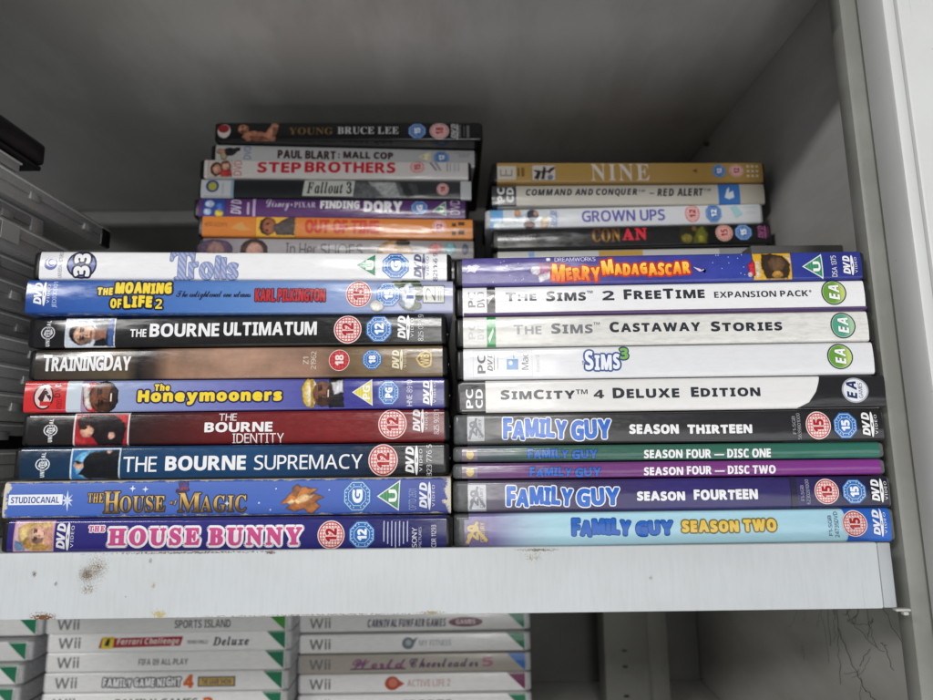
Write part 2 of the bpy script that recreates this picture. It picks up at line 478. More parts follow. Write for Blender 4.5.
        P.shape([(q[0] + (q[2] - q[0]) * x, q[1] + (q[3] - q[1]) * y_) for x, y_ in ((0.65, 0.25), (0.85, 0.45), (0.75, 0.8), (0.6, 0.6))], ink(c, coat))
        P.rect(frac(b, 0.32, 0.0, 0.72, 1.0), ink((34, 34, 38), coat)) if False else None
        P.text('UNIVERSAL', frac(b, 0.36, 0.07, 0.66, 0.93), ink(c, coat), 'sb', rot=1, grow=0.05, g=0.16, ol=[(40, 42, 48), 0.16])
    elif k == 'ea':
        b, c1, c2 = cmd[1], cmd[2], cmd[3]
        P.ell(b, ink((48, 62, 66), coat), 36); P.ell(inset(b, 0.1), ink((214, 222, 205), coat), 36); P.ell(inset(b, 0.13), ink(c1, coat), 36)
        cx, cy = (b[0] + b[2]) / 2, (b[1] + b[3]) / 2; rx, ry = (b[2] - b[0]) / 2 * 0.86, (b[3] - b[1]) / 2 * 0.86
        for k_ in range(6):
            f = k_ / 6; cc = tuple(c1[i] + (c2[i] - c1[i]) * (k_ + 1) / 6 for i in range(3))
            x0 = 0.05 + 0.13 * k_; a0 = math.acos(min(x0, 0.99))
            P.shape([(cx + rx * math.cos(a0 * (1 - 2 * i / 14)), cy + ry * math.sin(a0 * (1 - 2 * i / 14))) for i in range(15)], ink(cc, coat))
        P.text('EA', frac(b, 0.3, 0.2, 0.72, 0.8), ink((244, 246, 244), coat), 'sbi', rot=1, grow=0.12, g=-0.02, ol=[(40, 60, 60), 0.16])
    elif k == 'fox':
        b, c1, c2 = cmd[1], cmd[2], cmd[3]
        P.rect(b, ink(c1, coat))
        P.shape([(b[0] + (b[2] - b[0]) * x, b[1] + (b[3] - b[1]) * y_) for x, y_ in ((0.05, 0.1), (0.18, 0.05), (0.6, 0.9), (0.5, 0.95))], ink(c2, coat))
        P.shape([(b[0] + (b[2] - b[0]) * x, b[1] + (b[3] - b[1]) * y_) for x, y_ in ((0.9, 0.1), (0.98, 0.2), (0.5, 0.7), (0.45, 0.6))], ink(c2, coat))
        P.text('20', frac(b, 0.12, 0.2, 0.6, 0.8), ink(c2, coat), 'sb', rot=1, grow=0.15)
        P.text('CENTURY', frac(b, 0.66, 0.12, 0.84, 0.88), ink(c2, coat), 'sb', rot=1)
def vnoise(X, Y, s, seed):
    x, y_ = X / s, Y / s
    xi, yi = np.floor(x).astype(int), np.floor(y_).astype(int); fx, fy = x - xi, y_ - yi
    fx = fx * fx * (3 - 2 * fx); fy = fy * fy * (3 - 2 * fy)
    def hsh(a, b): 
        q = np.sin(a * 127.1 + b * 311.7 + seed * 74.7) * 43758.5453
        return q - np.floor(q)
    return (hsh(xi, yi) * (1 - fx) + hsh(xi + 1, yi) * fx) * (1 - fy) + (hsh(xi, yi + 1) * (1 - fx) + hsh(xi + 1, yi + 1) * fx) * fy
def picture(cmds, parent, t, lev, coat, name, label):
    """a small printed photograph: soft edged tones on a fine grid, draped on the spine"""
    shp = []
    for c in cmds:
        if c[0] == 'e':
            b = c[1]; n = 20
            pts = [((b[0] + b[2]) / 2 + (b[2] - b[0]) / 2 * math.cos(6.28318 * i / n), (b[1] + b[3]) / 2 + (b[3] - b[1]) / 2 * math.sin(6.28318 * i / n)) for i in range(n)]
            shp.append((pts, c[2], 1))
        elif c[0] == 'r':
            b = c[1]; shp.append(([(b[0], b[1]), (b[2], b[1]), (b[2], b[3]), (b[0], b[3])], c[2], 0))
        else: shp.append((c[1], c[2], 1))
    us = [q[0] for s_ in shp for q in s_[0]]; vs = [q[1] for s_ in shp for q in s_[0]]
    u0, u1, v0, v1 = min(us) - .2, max(us) + .2, max(0.03, min(vs) - .2), min(t - 0.03, max(vs) + .2)
    st = 0.2
    nu, nv = max(3, int((u1 - u0) / st)), max(3, int((v1 - v0) / st))
    X, Y = np.meshgrid(np.linspace(u0, u1, nu), np.linspace(v0, v1, nv), indexing='ij')
    seed = hash_(name) + int(abs(u0) * 10) % 97
    Xd = X + (vnoise(X, Y, 1.6, seed) - .5) * 0.55 + (vnoise(X, Y, .7, seed + 5) - .5) * 0.3
    Yd = Y + (vnoise(X, Y, 1.6, seed + 9) - .5) * 0.55 + (vnoise(X, Y, .7, seed + 7) - .5) * 0.3
    C = np.zeros((nu, nv, 3)); A_ = np.zeros((nu, nv))
    for pts, col, form in shp:
        GX, GY = (Xd, Yd) if form else (X, Y)
        d = np.full(X.shape, 1e9); ins = np.zeros(X.shape, bool)
        for (ax, ay), (bx, by) in zip(pts, pts[1:] + pts[:1]):
            ex, ey = bx - ax, by - ay; L2 = ex * ex + ey * ey + 1e-12
            h_ = np.clip(((GX - ax) * ex + (GY - ay) * ey) / L2, 0, 1)
            d = np.minimum(d, np.hypot(GX - ax - h_ * ex, GY - ay - h_ * ey))
            if abs(ey) > 1e-9: ins ^= ((ay > GY) != (by > GY)) & (GX < ex * (GY - ay) / ey + ax)
        sd = np.where(ins, d, -d)
        s_ = 0.4 if form else 0.12
        a = np.clip(sd / s_ * .5 + .5, 0, 1); a = a * a * (3 - 2 * a)
        lc = np.array(lin(col)[:3])
        tone = np.ones(X.shape)
        if form:
            tone = 0.72 + 0.4 * np.clip(sd / 2.0, 0, 1) + (vnoise(X, Y, 2.2, seed + 3) - .5) * 0.55 + (vnoise(X, Y, .8, seed + 4) - .5) * 0.4
        C = C * (1 - a[..., None]) + (lc * tone[..., None]) * a[..., None]
        A_ = np.maximum(A_, a)
    C = np.clip(C * (0.86 + 0.28 * vnoise(X, Y, .5, seed + 11))[..., None], 0, 1)
    V = []; N = []
    for i in range(nu):
        for j in range(nv):
            w = Y[0, j]; n = spine_n(w, t)
            V.append(tuple((Vector((X[i, 0], spine_y(w, t), w)) + n * (0.012 + lev * Print.STEP)) * MM)); N.append(n)
    F = [(i * nv + j, (i + 1) * nv + j, (i + 1) * nv + j + 1, i * nv + j + 1) for i in range(nu - 1) for j in range(nv - 1)
         if max(A_[i, j], A_[i + 1, j], A_[i, j + 1], A_[i + 1, j + 1]) > 0.5]
    me = bpy.data.meshes.new(name); me.from_pydata(V, [], F)
    at = me.color_attributes.new('print_colour', 'FLOAT_COLOR', 'POINT')
    at.data.foreach_set('color', np.concatenate([C.reshape(-1, 3), np.ones((nu * nv, 1))], 1).ravel().astype(np.float32))
    me.materials.append(photo_ink(coat))
    me.polygons.foreach_set('use_smooth', [True] * len(me.polygons))
    me.normals_split_custom_set_from_vertices(N)
    o = link(name, me, parent)
    if label: o['label'] = label
    return o
def artwork(parts, parent, t, coat=True, lev=1):
    for name, label, cmds in parts:
        if name in ('cover_picture', 'hat_motif', 'burst_motif'):
            picture(cmds, parent, t, lev, coat, name, label); lev += 1
            continue
        P = Print(lev)
        for c in cmds: draw(P, c, coat)
        P.build(name, parent, t, label)
        lev = P.lev
ART = {
 'Trolls': [
  ['publisher_logo',None,[['e',[-89.25,4.44,-83.43,10.24],(105,115,175)],['e',[-88.34,5.92,-84.03,10.36],(228,228,238)],['e',[-87.63,6.17,-84.61,9.62],(105,115,175)],['e',[-86.94,6.91,-84.38,9.38],(225,225,235)]]],
  ['catalogue_number',None,[['t','UNIVERSAL PICTURES',[-82.95,0.99,-81.32,12.88],(120,125,150),'ss',{'rot': 1}]]],
  ['number_emblem',None,[['e',[-79.34,0.52,-66.08,13.47],(40,42,70)],['e',[-78.53,1.27,-66.9,12.73],(118,128,190)],['t','33',[-76.2,1.52,-68.99,12.23],(238,238,240),'sb',{'rot': 1,'grow': 0.35,'ol': [(35,36,60),0.9]}]]],
  ['title',None,[['t','T',[-33.61,0.14,-22.9,13.08],((172,182,212),(136,148,192),(0,0,0)),'rb',{'grow': 0.3,'ol': [(122,134,178),0.35]}],['t','rolls',[-25.22,0.44,-3.12,11.3],((172,182,212),(136,148,192),(0,0,0)),'sb',{'grow': 0.25,'jit': 0.06,'ol': [(122,134,178),0.35]}],['t','DREAMWORKS',[-17.36,12.76,-3.95,14.18],(60,60,80),'ss',{}]]],
  ['rating_badge',None,[['tri',[(49.86,7.11),(59.87,13.16),(59.86,1.34)],'U',(50,130,90)]]],
  ['rating_badge',None,[['blue',[62.19,0.69,75.45,13.13],'G',{}]]],
  ['disc_logo',None,[['dvd',[77.31,0.73,84.29,12.86],(70,75,120)]]],
  ['catalogue_number',None,[['t','821 166 9',[86.15,0.2,88.25,13.21],(70,75,110),'ss',{'rot': 1}]]],
 ],
 'Moaning': [
  ['disc_logo',None,[['dvd',[-91.63,3.11,-84.77,14.18],(238,238,240)]]],
  ['catalogue_number',None,[['t','JEDI00901',[-83.6,2.35,-81.31,14.19],(190,205,235),'ss',{'rot': 1}]]],
  ['title',None,[['t','THE',[-64.24,8.05,-57.6,11.65],(245,215,50),'sb',{'grow': 0.2,'ol': [(25,30,60),0.75],'jit': 0.1}],['t','MOANING',[-56.55,8.6,-31.81,14.24],(245,215,50),'sb',{'grow': 0.35,'ol': [(25,30,60),0.9],'jit': 0.12}],['t','OF',[-58.21,2.16,-53.41,6.52],(245,215,50),'sb',{'grow': 0.2,'ol': [(25,30,60),0.8],'jit': 0.1}],['t','LIFE',[-52.53,2.18,-39.96,7.95],(245,215,50),'sb',{'grow': 0.35,'ol': [(25,30,60),0.9],'jit': 0.1}],['t','2',[-38.55,1.95,-35.58,6.31],(245,215,50),'sbi',{'ol': [(25,30,60),0.7]}]]],
  ['tagline',None,[['t','The enlightened one returns',[-29.69,5.88,3.35,10.16],(18,22,45),'sc',{'g': -0.06}]]],
  ['cast_name',None,[['t','KARL PILKINGTON',[5.33,5.15,36.79,11.27],(195,40,48),'sb',{'grow': 0.12,'ol': [(70,30,50),0.4],'jit': 0.04}]]],
  ['rating_badge',None,[['red',[46.05,2.55,57.72,14.89],'15',{}]]],
  ['cover_picture',None,[['e',[70.26,11.87,80.01,15.43],(60,80,45)],['e',[71.5,1.21,80.63,5.27],(75,90,50)],['e',[66.26,11.35,71.41,14.53],(95,110,60)],['e',[76.59,5.66,81.17,13.91],(55,70,45)],['e',[57.22,0.91,63.5,6.0],(215,215,205)],['e',[71.46,2.22,77.75,13.65],(215,222,228)],['r',[74.64,9.46,77.39,12.38],(60,90,160)],['r',[73.75,6.54,76.95,8.19],(60,90,160)],['e',[72.13,8.82,73.96,11.36],(90,110,150)],['e',[70.35,2.98,73.2,5.64],(110,130,160)]]],
  ['rating_badge',None,[['blue',[59.67,2.58,71.11,14.52],'15',{}]]],
  ['channel_mark',None,[['r',[81.06,4.53,91.13,12.9],(40,45,55)],['r',[81.41,4.91,90.79,12.52],(205,208,200)],['t','2',[82.32,5.54,86.9,11.89],(50,55,60),'ss',{'rot': 1}],['r',[88.16,5.55,88.5,11.89],(80,80,85)],['r',[89.07,5.55,89.3,11.89],(120,120,120)],['r',[89.76,5.55,89.93,11.9],(120,120,120)]]],
 ],
 'Ultim': [
  ['publisher_logo',None,[['uni',[-88.09,-0.35,-81.83,13.26],(225,225,228)]]],
  ['cover_picture',None,[['r',[-77.31,0.15,-54.94,13.25],(230,232,238)],['r',[-76.85,0.54,-55.28,12.86],(205,215,228)],['p',[(-65.9,12.6),(-55.44,12.72),(-55.36,0.59),(-64.61,0.66),(-61.76,4.39),(-63.31,8.94)],(28,32,42)],['p',[(-58.35,12.63),(-55.44,12.72),(-55.36,0.59),(-57.9,0.61)],(60,90,150)],['e',[-75.34,0.83,-63.51,12.0],(35,28,28)],['p',[(-64.47,8.95),(-58.66,7.98),(-59.31,3.07),(-64.06,3.38)],(150,105,88)],['e',[-73.48,1.34,-63.74,10.69],(215,170,145)],['p',[(-71.99,3.95),(-68.59,4.62),(-64.7,4.34),(-65.65,2.02),(-68.55,1.34),(-70.99,2.07)],(133,105,89)],['p',[(-72.77,7.47),(-70.08,7.2),(-70.06,4.86),(-72.73,4.89)],(247,195,166)],['e',[-70.19,6.77,-68.73,9.21],(107,85,72)],['r',[-70.68,6.74,-70.09,9.26],(60,47,40)],['e',[-69.7,7.43,-69.02,8.55],(25,18,16)],['e',[-70.14,2.85,-68.68,5.28],(107,85,72)],['r',[-70.63,2.81,-70.05,5.33],(60,47,40)],['e',[-69.66,3.5,-68.97,4.62],(25,18,16)],['p',[(-69.59,6.4),(-67.4,6.57),(-67.39,5.72),(-69.58,5.84)],(255,204,174)],['p',[(-69.58,5.75),(-66.95,5.53),(-66.94,4.79)],(118,93,79)],['e',[-66.17,4.12,-65.1,7.85],(150,85,80)],['p',[(-63.48,3.37),(-59.44,4.37),(-58.6,0.61),(-64.61,0.66)],(16,18,24)]]],
  ['title',None,[['t','THE',[-48.09,4.48,-40.79,8.07],(238,238,240),'sb',{}],['t','BOURNE',[-39.4,4.4,-8.09,10.64],(238,238,240),'sb',{'grow': 0.12}],['t','ULTIMATUM',[-6.08,4.66,36.02,10.91],(238,238,240),'sb',{'grow': 0.12}]]],
  ['rating_badge',None,[['red',[43.78,0.75,56.3,13.55],'12',{}]]],
  ['rating_badge',None,[['blue',[57.93,0.88,70.45,13.61],'12',{}]]],
  ['disc_logo',None,[['dvd',[72.79,2.01,79.98,13.45],(238,238,240)]]],
  ['catalogue_number',None,[['t','825 082 9',[82.06,1.58,84.38,13.72],(200,200,205),'ss',{'rot': 1}]]],
 ],
 'Training': [
  ['title',None,[['t','TrainingDay',[-87.48,3.94,-48.0,11.54],(238,238,240),'sb',{'grow': 0.14,'smc': 0.84,'g': 0.03}]]],
  ['catalogue_number',None,[['t','Z1',[29.68,5.94,32.0,9.28],(215,205,185),'ss',{'rot': 1}],['t','21962',[33.16,3.68,35.48,11.85],(215,205,185),'ss',{'rot': 1}]]],
  ['rating_badge',None,[['red',[41.28,2.83,50.57,12.48],'18',{'solid': 1}]]],
  ['rating_badge',None,[['blue',[56.14,3.05,65.42,12.6],'18',{}]]],
  ['disc_logo',None,[['dvd',[69.83,2.93,76.34,12.24],(225,215,185)]]],
  ['studio_emblem',None,[['p',[(80.51,7.95),(82.6,10.66),(85.15,11.63),(87.71,10.61),(87.94,7.75),(87.48,4.65),(84.93,3.68),(82.26,4.95)],(205,170,80)],['p',[(81.33,7.82),(83.06,9.91),(85.15,10.76),(87.01,10.0),(87.13,7.76),(86.78,5.4),(84.93,4.55),(82.84,5.69)],(90,70,35)],['t','WB',[82.72,5.18,86.55,9.9],(215,185,100),'sb',{'rot': 1}]]],
 ],
 'Honey': [
  ['colour_print',None,[['r',[-94.08,0.05,-75.53,14.51],(205,45,48)],['r',[-75.53,0.05,-69.01,14.51],(196,208,218)]]],
  ['publisher_logo',None,[['e',[-89.99,1.2,-81.07,12.78],(60,20,22)],['e',[-89.31,1.94,-81.75,12.04],(222,200,198)],['p',[(-87.93,6.28),(-85.28,11.17),(-81.92,6.59),(-82.59,4.99),(-84.67,8.09),(-85.82,3.8)],(60,25,28)],['r',[-86.98,2.92,-82.19,4.89],(200,50,50)],['t','DVD',[-80.85,6.56,-78.1,13.46],(110,20,25),'sb',{'rot': 1}],['t','VIDEO',[-79.63,1.25,-77.35,5.82],(110,20,25),'ss',{'rot': 1}]]],
  ['cover_picture',None,[['e',[-68.23,-0.03,-59.08,13.33],(190,40,42)],['e',[-65.71,-0.45,-52.56,13.66],(35,28,26)],['p',[(-68.39,11.02),(-66.0,12.85),(-64.38,1.1),(-67.17,2.36)],(225,215,210)],['e',[-65.01,0.29,-53.57,12.67],(112,70,50)],['p',[(-62.92,3.74),(-59.05,4.63),(-54.44,4.27),(-55.18,1.18),(-58.48,0.29),(-61.44,1.25)],(69,43,31)],['p',[(-64.41,8.39),(-61.22,8.05),(-60.8,4.95),(-63.94,4.99)],(128,80,57)],['e',[-61.47,7.48,-59.75,10.7],(56,35,25)],['r',[-62.05,7.43,-61.36,10.77],(31,19,14)],['e',[-60.9,8.35,-60.1,9.83],(25,18,16)],['e',[-60.77,2.28,-59.06,5.5],(56,35,25)],['r',[-61.34,2.23,-60.66,5.57],(31,19,14)],['e',[-60.2,3.15,-59.4,4.63],(25,18,16)],['p',[(-60.5,6.99),(-57.96,7.21),(-57.81,6.1),(-60.4,6.25)],(134,84,60)],['p',[(-60.39,6.12),(-57.27,5.84),(-57.14,4.85)],(61,38,27)],['e',[-56.87,1.79,-53.44,10.78],(40,28,24)],['e',[-56.43,3.97,-55.17,8.92],(95,45,40)],['r',[-56.09,4.71,-55.52,8.18],(235,230,222)]]],
  ['title',None,[['t','The',[-36.92,9.08,-30.14,12.31],(245,215,50),'sb',{'grow': 0.2,'ol': [(25,30,60),0.55]}],['t','Honeymooners',[-43.99,2.78,19.87,9.43],(245,215,50),'sb',{'grow': 0.35,'ol': [(40,40,90),0.75]}]]],
  ['cover_picture',None,[['e',[28.75,1.26,34.24,14.1],(225,190,80)],['e',[30.58,1.25,35.62,13.84],(235,225,190)],['p',[(40.89,13.77),(47.1,13.71),(47.46,1.09),(41.32,1.16),(38.84,6.85)],(22,22,28)],['p',[(41.53,11.87),(46.65,13.34),(47.26,8.03),(43.41,6.81)],(225,225,230)],['p',[(32.27,13.46),(33.99,13.7),(34.5,1.23),(32.8,1.25)],(190,150,60)],['e',[33.56,1.57,42.25,13.16],(112,72,54)],['p',[(34.97,4.79),(37.97,5.63),(41.45,5.3),(40.69,2.41),(38.12,1.57),(35.93,2.46)],(69,44,33)],['p',[(34.14,9.14),(36.55,8.83),(36.66,5.93),(34.27,5.96)],(128,82,62)],['e',[36.42,8.3,37.73,11.32],(56,36,27)],['r',[35.99,8.25,36.51,11.38],(31,20,15)],['e',[36.86,9.11,37.47,10.5],(25,18,16)],['e',[36.61,3.43,37.91,6.45],(56,36,27)],['r',[36.18,3.38,36.7,6.51],(31,20,15)],['e',[37.05,4.24,37.65,5.63],(25,18,16)],['p',[(37.02,7.84),(38.97,8.05),(39.01,7.01),(37.05,7.14)],(134,86,64)],['p',[(37.05,7.03),(39.41,6.77),(39.44,5.84)],(61,39,29)],['e',[39.74,2.98,42.34,11.4],(52,34,28)],['e',[40.08,5.02,41.04,9.66],(100,48,44)],['r',[40.34,5.72,40.78,8.96],(235,230,222)]]],
  ['rating_badge',None,[['tri',[(51.16,7.74),(60.1,13.59),(60.52,1.57)],'PG',(225,205,80)]]],
  ['rating_badge',None,[['blue',[62.48,1.49,72.78,13.4],'PG',{}]]],
  ['catalogue_number',None,[['t','HNE 8910',[75.86,1.38,78.26,13.06],(215,215,230),'ss',{'rot': 1}]]],
  ['disc_logo',None,[['dvd',[83.18,1.28,88.89,12.98],(238,238,240)]]],
 ],
 'Ident': [
  ['publisher_logo',None,[['uni',[-84.48,0.93,-78.34,12.66],(225,225,228)]]],
  ['cover_picture',None,[['r',[-71.31,-0.36,-46.85,14.17],(225,215,215)],['r',[-70.62,0.12,-47.53,13.69],(165,32,42)],['p',[(-65.25,13.5),(-50.42,13.38),(-47.9,7.35),(-49.88,0.15),(-60.08,0.25),(-63.68,4.48)],(28,20,24)],['p',[(-70.5,4.55),(-65.87,2.71),(-64.62,0.29),(-70.29,0.35)],(190,55,60)],['e',[-69.65,7.51,-64.53,13.27],(40,25,25)],['e',[-68.09,3.66,-62.63,8.94],(215,165,140)],['e',[-55.96,2.84,-53.0,5.96],(220,170,150)],['e',[-68.97,6.92,-65.56,9.31],(45,28,25)],['p',[(-53.84,13.41),(-48.14,13.37),(-47.97,9.15)],(190,50,55)]]],
  ['title',None,[['t','THE',[-7.53,10.36,0.33,13.51],(238,238,240),'ss',{}],['t','BOURNE',[-13.62,5.33,16.41,9.71],(238,238,240),'sb',{'grow': 0.12}],['t','IDENTITY',[-1.15,0.53,21.55,4.66],(238,238,240),'ss',{}]]],
  ['rating_badge',None,[['red',[63.34,1.53,75.97,14.66],'12',{}]]],
  ['disc_logo',None,[['dvd',[78.71,4.11,85.31,14.56],(225,220,222)]]],
  ['catalogue_number',None,[['t','825 903 1',[88.04,3.43,90.31,14.02],(215,200,200),'ss',{'rot': 1}]]],
 ],
 'Suprem': [
  ['publisher_logo',None,[['uni',[-84.47,0.25,-78.22,12.48],(215,225,235)]]],
  ['cover_picture',None,[['r',[-69.43,-0.45,-47.91,13.24],(205,220,230)],['r',[-68.76,0.03,-48.58,12.76],(38,105,165)],['e',[-67.86,0.3,-55.04,12.3],(110,175,215)],['p',[(-64.23,7.53),(-61.36,11.7),(-55.24,12.25),(-48.78,12.67),(-48.39,-0.07),(-61.52,0.3),(-66.05,2.5),(-63.91,4.88)],(14,16,22)],['e',[-67.96,4.18,-63.72,7.54],(205,165,145)],['p',[(-68.24,7.56),(-66.25,8.02),(-64.21,7.05),(-66.19,6.34)],(40,30,28)],['e',[-54.11,11.27,-51.88,12.71],(200,160,140)]]],
  ['title',None,[['t','THE',[-46.58,2.97,-32.09,9.46],(238,238,240),'ss',{'grow': 0.06}],['t','BOURNE',[-28.38,3.26,6.53,9.61],(238,238,240),'sb',{'grow': 0.15}],['t','SUPREMACY',[10.16,3.25,57.19,9.53],(238,238,240),'ss',{'grow': 0.06}]]],
  ['rating_badge',None,[['red',[59.75,-0.08,72.57,13.6],'12',{}]]],
  ['disc_logo',None,[['dvd',[75.91,0.39,83.26,12.87],(238,238,240)]]],
  ['catalogue_number',None,[['t','823 776 5',[85.16,-0.16,87.28,13.18],(220,220,225),'ss',{'rot': 1}]]],
 ],
 'Magic': [
  ['publisher_logo',None,[['r',[-92.67,5.56,-69.74,9.81],(232,236,242)],['t','STUDIOCANAL',[-91.68,6.23,-71.15,8.92],(40,60,140),'sb',{}],['p',[(-67.83,11.51),(-67.13,7.92),(-65.25,7.23),(-67.08,6.57),(-67.46,2.54),(-68.17,6.58),(-70.05,7.27),(-68.23,7.93)],(220,228,240)],['p',[(-65.57,9.7),(-67.0,7.24),(-65.37,4.76),(-67.62,6.58),(-69.51,4.8),(-68.31,7.25),(-69.72,9.73),(-67.68,7.92)],(200,212,232)]]],
  ['title',None,[['t','THE',[-58.85,6.26,-52.4,10.08],((92,64,36),(200,158,76),(226,190,110),(150,112,58)),'rb',{'ol': [(48,34,22),0.4],'smc': 0.8}],['t','H',[-52.02,1.92,-45.36,10.71],((92,64,36),(200,158,76),(226,190,110),(150,112,58)),'rb',{'ol': [(48,34,22),0.5]}],['t','OUSE',[-45.12,2.15,-26.15,8.81],((92,64,36),(200,158,76),(226,190,110),(150,112,58)),'rb',{'ol': [(48,34,22),0.5]}],['t','of',[-23.98,4.86,-20.92,6.9],((92,64,36),(200,158,76),(226,190,110),(150,112,58)),'rbi',{'ol': [(48,34,22),0.3]}],['t','M',[-20.49,1.97,-10.89,9.8],((92,64,36),(200,158,76),(226,190,110),(150,112,58)),'rb',{'ol': [(48,34,22),0.5]}],['t','AGIC',[-10.92,1.87,8.34,8.63],((92,64,36),(200,158,76),(226,190,110),(150,112,58)),'rb',{'ol': [(48,34,22),0.5]}]]],
  ['hat_motif',None,[['p',[(-20.84,13.92),(-16.91,14.35),(-16.64,11.17),(-19.91,10.74)],(75,48,125)],['p',[(-21.78,10.98),(-15.99,11.73),(-15.76,10.94),(-21.54,10.07)],(60,38,105)],['p',[(-20.15,11.88),(-16.66,12.31),(-16.65,11.51),(-20.03,10.97)],(170,50,70)]]],
  ['star_pattern',None,[['p',[(-40.21,13.36),(-39.85,12.23),(-38.75,11.89),(-39.83,11.55),(-40.13,10.43),(-40.49,11.56),(-41.59,11.9),(-40.51,12.24)],(225,232,242)],['p',[(-34.72,12.88),(-34.37,11.86),(-33.27,11.51),(-34.35,11.18),(-34.66,10.16),(-35.01,11.18),(-36.11,11.53),(-35.03,11.86)],(215,225,240)],['p',[(0.34,6.5),(0.67,5.7),(1.43,5.35),(0.67,5.01),(0.35,4.22),(0.02,5.02),(-0.75,5.37),(0.02,5.7)],(200,215,235)],['e',[13.46,5.02,14.33,5.82],(190,208,235)],['e',[20.56,10.8,21.33,11.49],(190,208,235)],['e',[43.18,10.07,43.84,10.76],(190,208,235)],['e',[18.36,2.12,19.12,2.92],(180,200,235)]]],
  ['burst_motif',None,[['p',[(23.27,4.94),(28.76,10.63),(33.14,11.98),(38.6,10.56),(34.75,8.29),(28.72,5.36)],(196,118,46)],['p',[(25.22,2.86),(30.92,7.4),(37.7,8.96),(41.29,7.55),(35.46,4.15),(29.78,1.68)],(168,98,42)],['p',[(27.89,11.44),(29.87,13.15),(31.82,10.61),(29.83,7.41),(28.09,8.34)],(150,86,38)],['p',[(28.73,6.27),(33.11,8.76),(36.93,8.28),(34.18,6.0),(30.35,4.88)],(232,196,140)],['p',[(33.06,3.37),(37.66,5.28),(39.6,3.89),(36.3,0.7),(33.91,1.41)],(186,112,50)],['p',[(25.67,5.38),(27.64,6.97),(28.94,6.04),(27.18,4.22)],(236,206,160)]]],
  ['rating_badge',None,[['blue',[48.93,0.76,61.92,14.71],'G',{}]]],
  ['rating_badge',None,[['tri',[(63.77,7.61),(73.68,14.25),(73.08,1.52)],'U',(60,135,85)]]],
  ['disc_logo',None,[['dvd',[81.78,1.76,88.33,13.37],(225,228,238)]]],
  ['catalogue_number',None,[['t','OPTD 2601',[77.26,1.81,80.53,10.51],(140,160,205),'ss',{'rot': 1}]]],
 ],
 'Bunny': [
  ['cover_picture',None,[['r',[-88.55,0.63,-71.32,13.16],(205,155,185)],['r',[-87.91,1.06,-71.96,12.73],(225,190,205)],['p',[(-86.92,10.4),(-82.67,12.75),(-72.4,12.46),(-71.95,1.12),(-81.3,1.07),(-85.67,3.91)],(214,178,110)],['e',[-79.38,9.03,-72.37,12.27],(225,192,130)],['e',[-80.48,1.04,-73.27,3.85],(190,148,82)],['p',[(-87.87,5.54),(-83.52,3.89),(-83.45,1.08),(-87.75,1.11)],(120,150,190)],['e',[-86.3,3.9,-81.45,10.38],(232,202,140)],['e',[-84.6,1.73,-80.29,6.05],(180,140,78)],['p',[(-75.49,10.32),(-72.16,10.84),(-71.96,1.66),(-75.12,3.62)],(214,160,138)],['e',[-82.32,3.64,-74.56,11.42],(232,182,158)],['p',[(-81.12,5.8),(-78.42,6.37),(-75.31,6.15),(-76.04,4.21),(-78.35,3.64),(-80.3,4.24)],(143,112,97)],['p',[(-81.77,8.72),(-79.63,8.51),(-79.58,6.57),(-81.72,6.58)],(255,209,181)],['e',[-79.72,8.16,-78.56,10.18],(116,91,79)],['r',[-80.11,8.13,-79.64,10.23],(64,50,44)],['e',[-79.33,8.7,-78.79,9.64],(25,18,16)],['e',[-79.64,4.89,-78.48,6.91],(116,91,79)],['r',[-80.03,4.86,-79.57,6.96],(64,50,44)],['e',[-79.26,5.44,-78.71,6.37],(25,18,16)],['p',[(-79.23,7.85),(-77.48,7.99),(-77.47,7.29),(-79.21,7.38)],(255,218,189)],['p',[(-79.21,7.3),(-77.11,7.14),(-77.1,6.51)],(127,100,86)],['e',[-76.5,5.96,-75.65,9.07],(205,80,95)],['r',[-76.27,6.43,-75.88,8.61],(235,230,222)]]],
  ['disc_logo',None,[['dvd',[-70.24,0.97,-62.91,12.42],(238,238,240)]]],
  ['title',None,[['t','THE',[-56.71,8.55,-50.03,10.93],(208,82,142),'rb',{'grow': 0.12,'ol': [(238,238,240),0.4]}],['t','HOUSE',[-48.27,2.78,-9.71,10.01],(208,82,142),'rb',{'grow': 0.4,'ol': [(238,238,240),1.0],'g': 0.08}],['t','BUNNY',[-6.03,2.58,32.99,9.86],(208,82,142),'rb',{'grow': 0.4,'ol': [(238,238,240),1.0],'g': 0.08}]]],
  ['rating_badge',None,[['red',[39.42,0.88,50.62,12.33],'12',{}]]],
  ['rating_badge',None,[['blue',[52.03,0.8,63.55,12.46],'12',{}]]],
  ['publisher_logo',None,[['r',[66.71,3.87,67.14,11.97],(190,195,225)],['r',[68.31,2.99,68.74,11.64],(190,195,225)],['r',[69.92,2.12,70.35,11.95],(190,195,225)],['r',[71.51,1.24,71.94,11.61],(190,195,225)],['r',[73.15,2.1,73.58,11.93],(190,195,225)],['r',[74.77,2.95,75.2,11.59],(190,195,225)],['r',[76.41,3.8,76.84,11.91],(190,195,225)]]],
  ['catalogue_number',None,[['t','SONY',[78.47,1.52,80.52,9.29],(225,225,235),'ss',{'rot': 1}],['t','PICTURES',[81.27,1.5,82.35,9.49],(200,200,220),'ss',{'rot': 1}],['t','CDR 11293',[86.46,1.46,88.39,10.32],(215,215,230),'ss',{'rot': 1}]]],
 ],
 'Merry': [
  ['publisher_logo',None,[['p',[(-89.09,6.13),(-87.31,9.14),(-84.71,10.01),(-82.58,9.04),(-84.0,8.14),(-85.19,6.05),(-87.32,6.89)],(200,195,225)],['t','DREAMWORKS',[-48.03,10.81,-29.11,12.88],(225,225,240),'ss',{}],['e',[-88.73,7.96,-86.84,9.81],(200,195,225)]]],
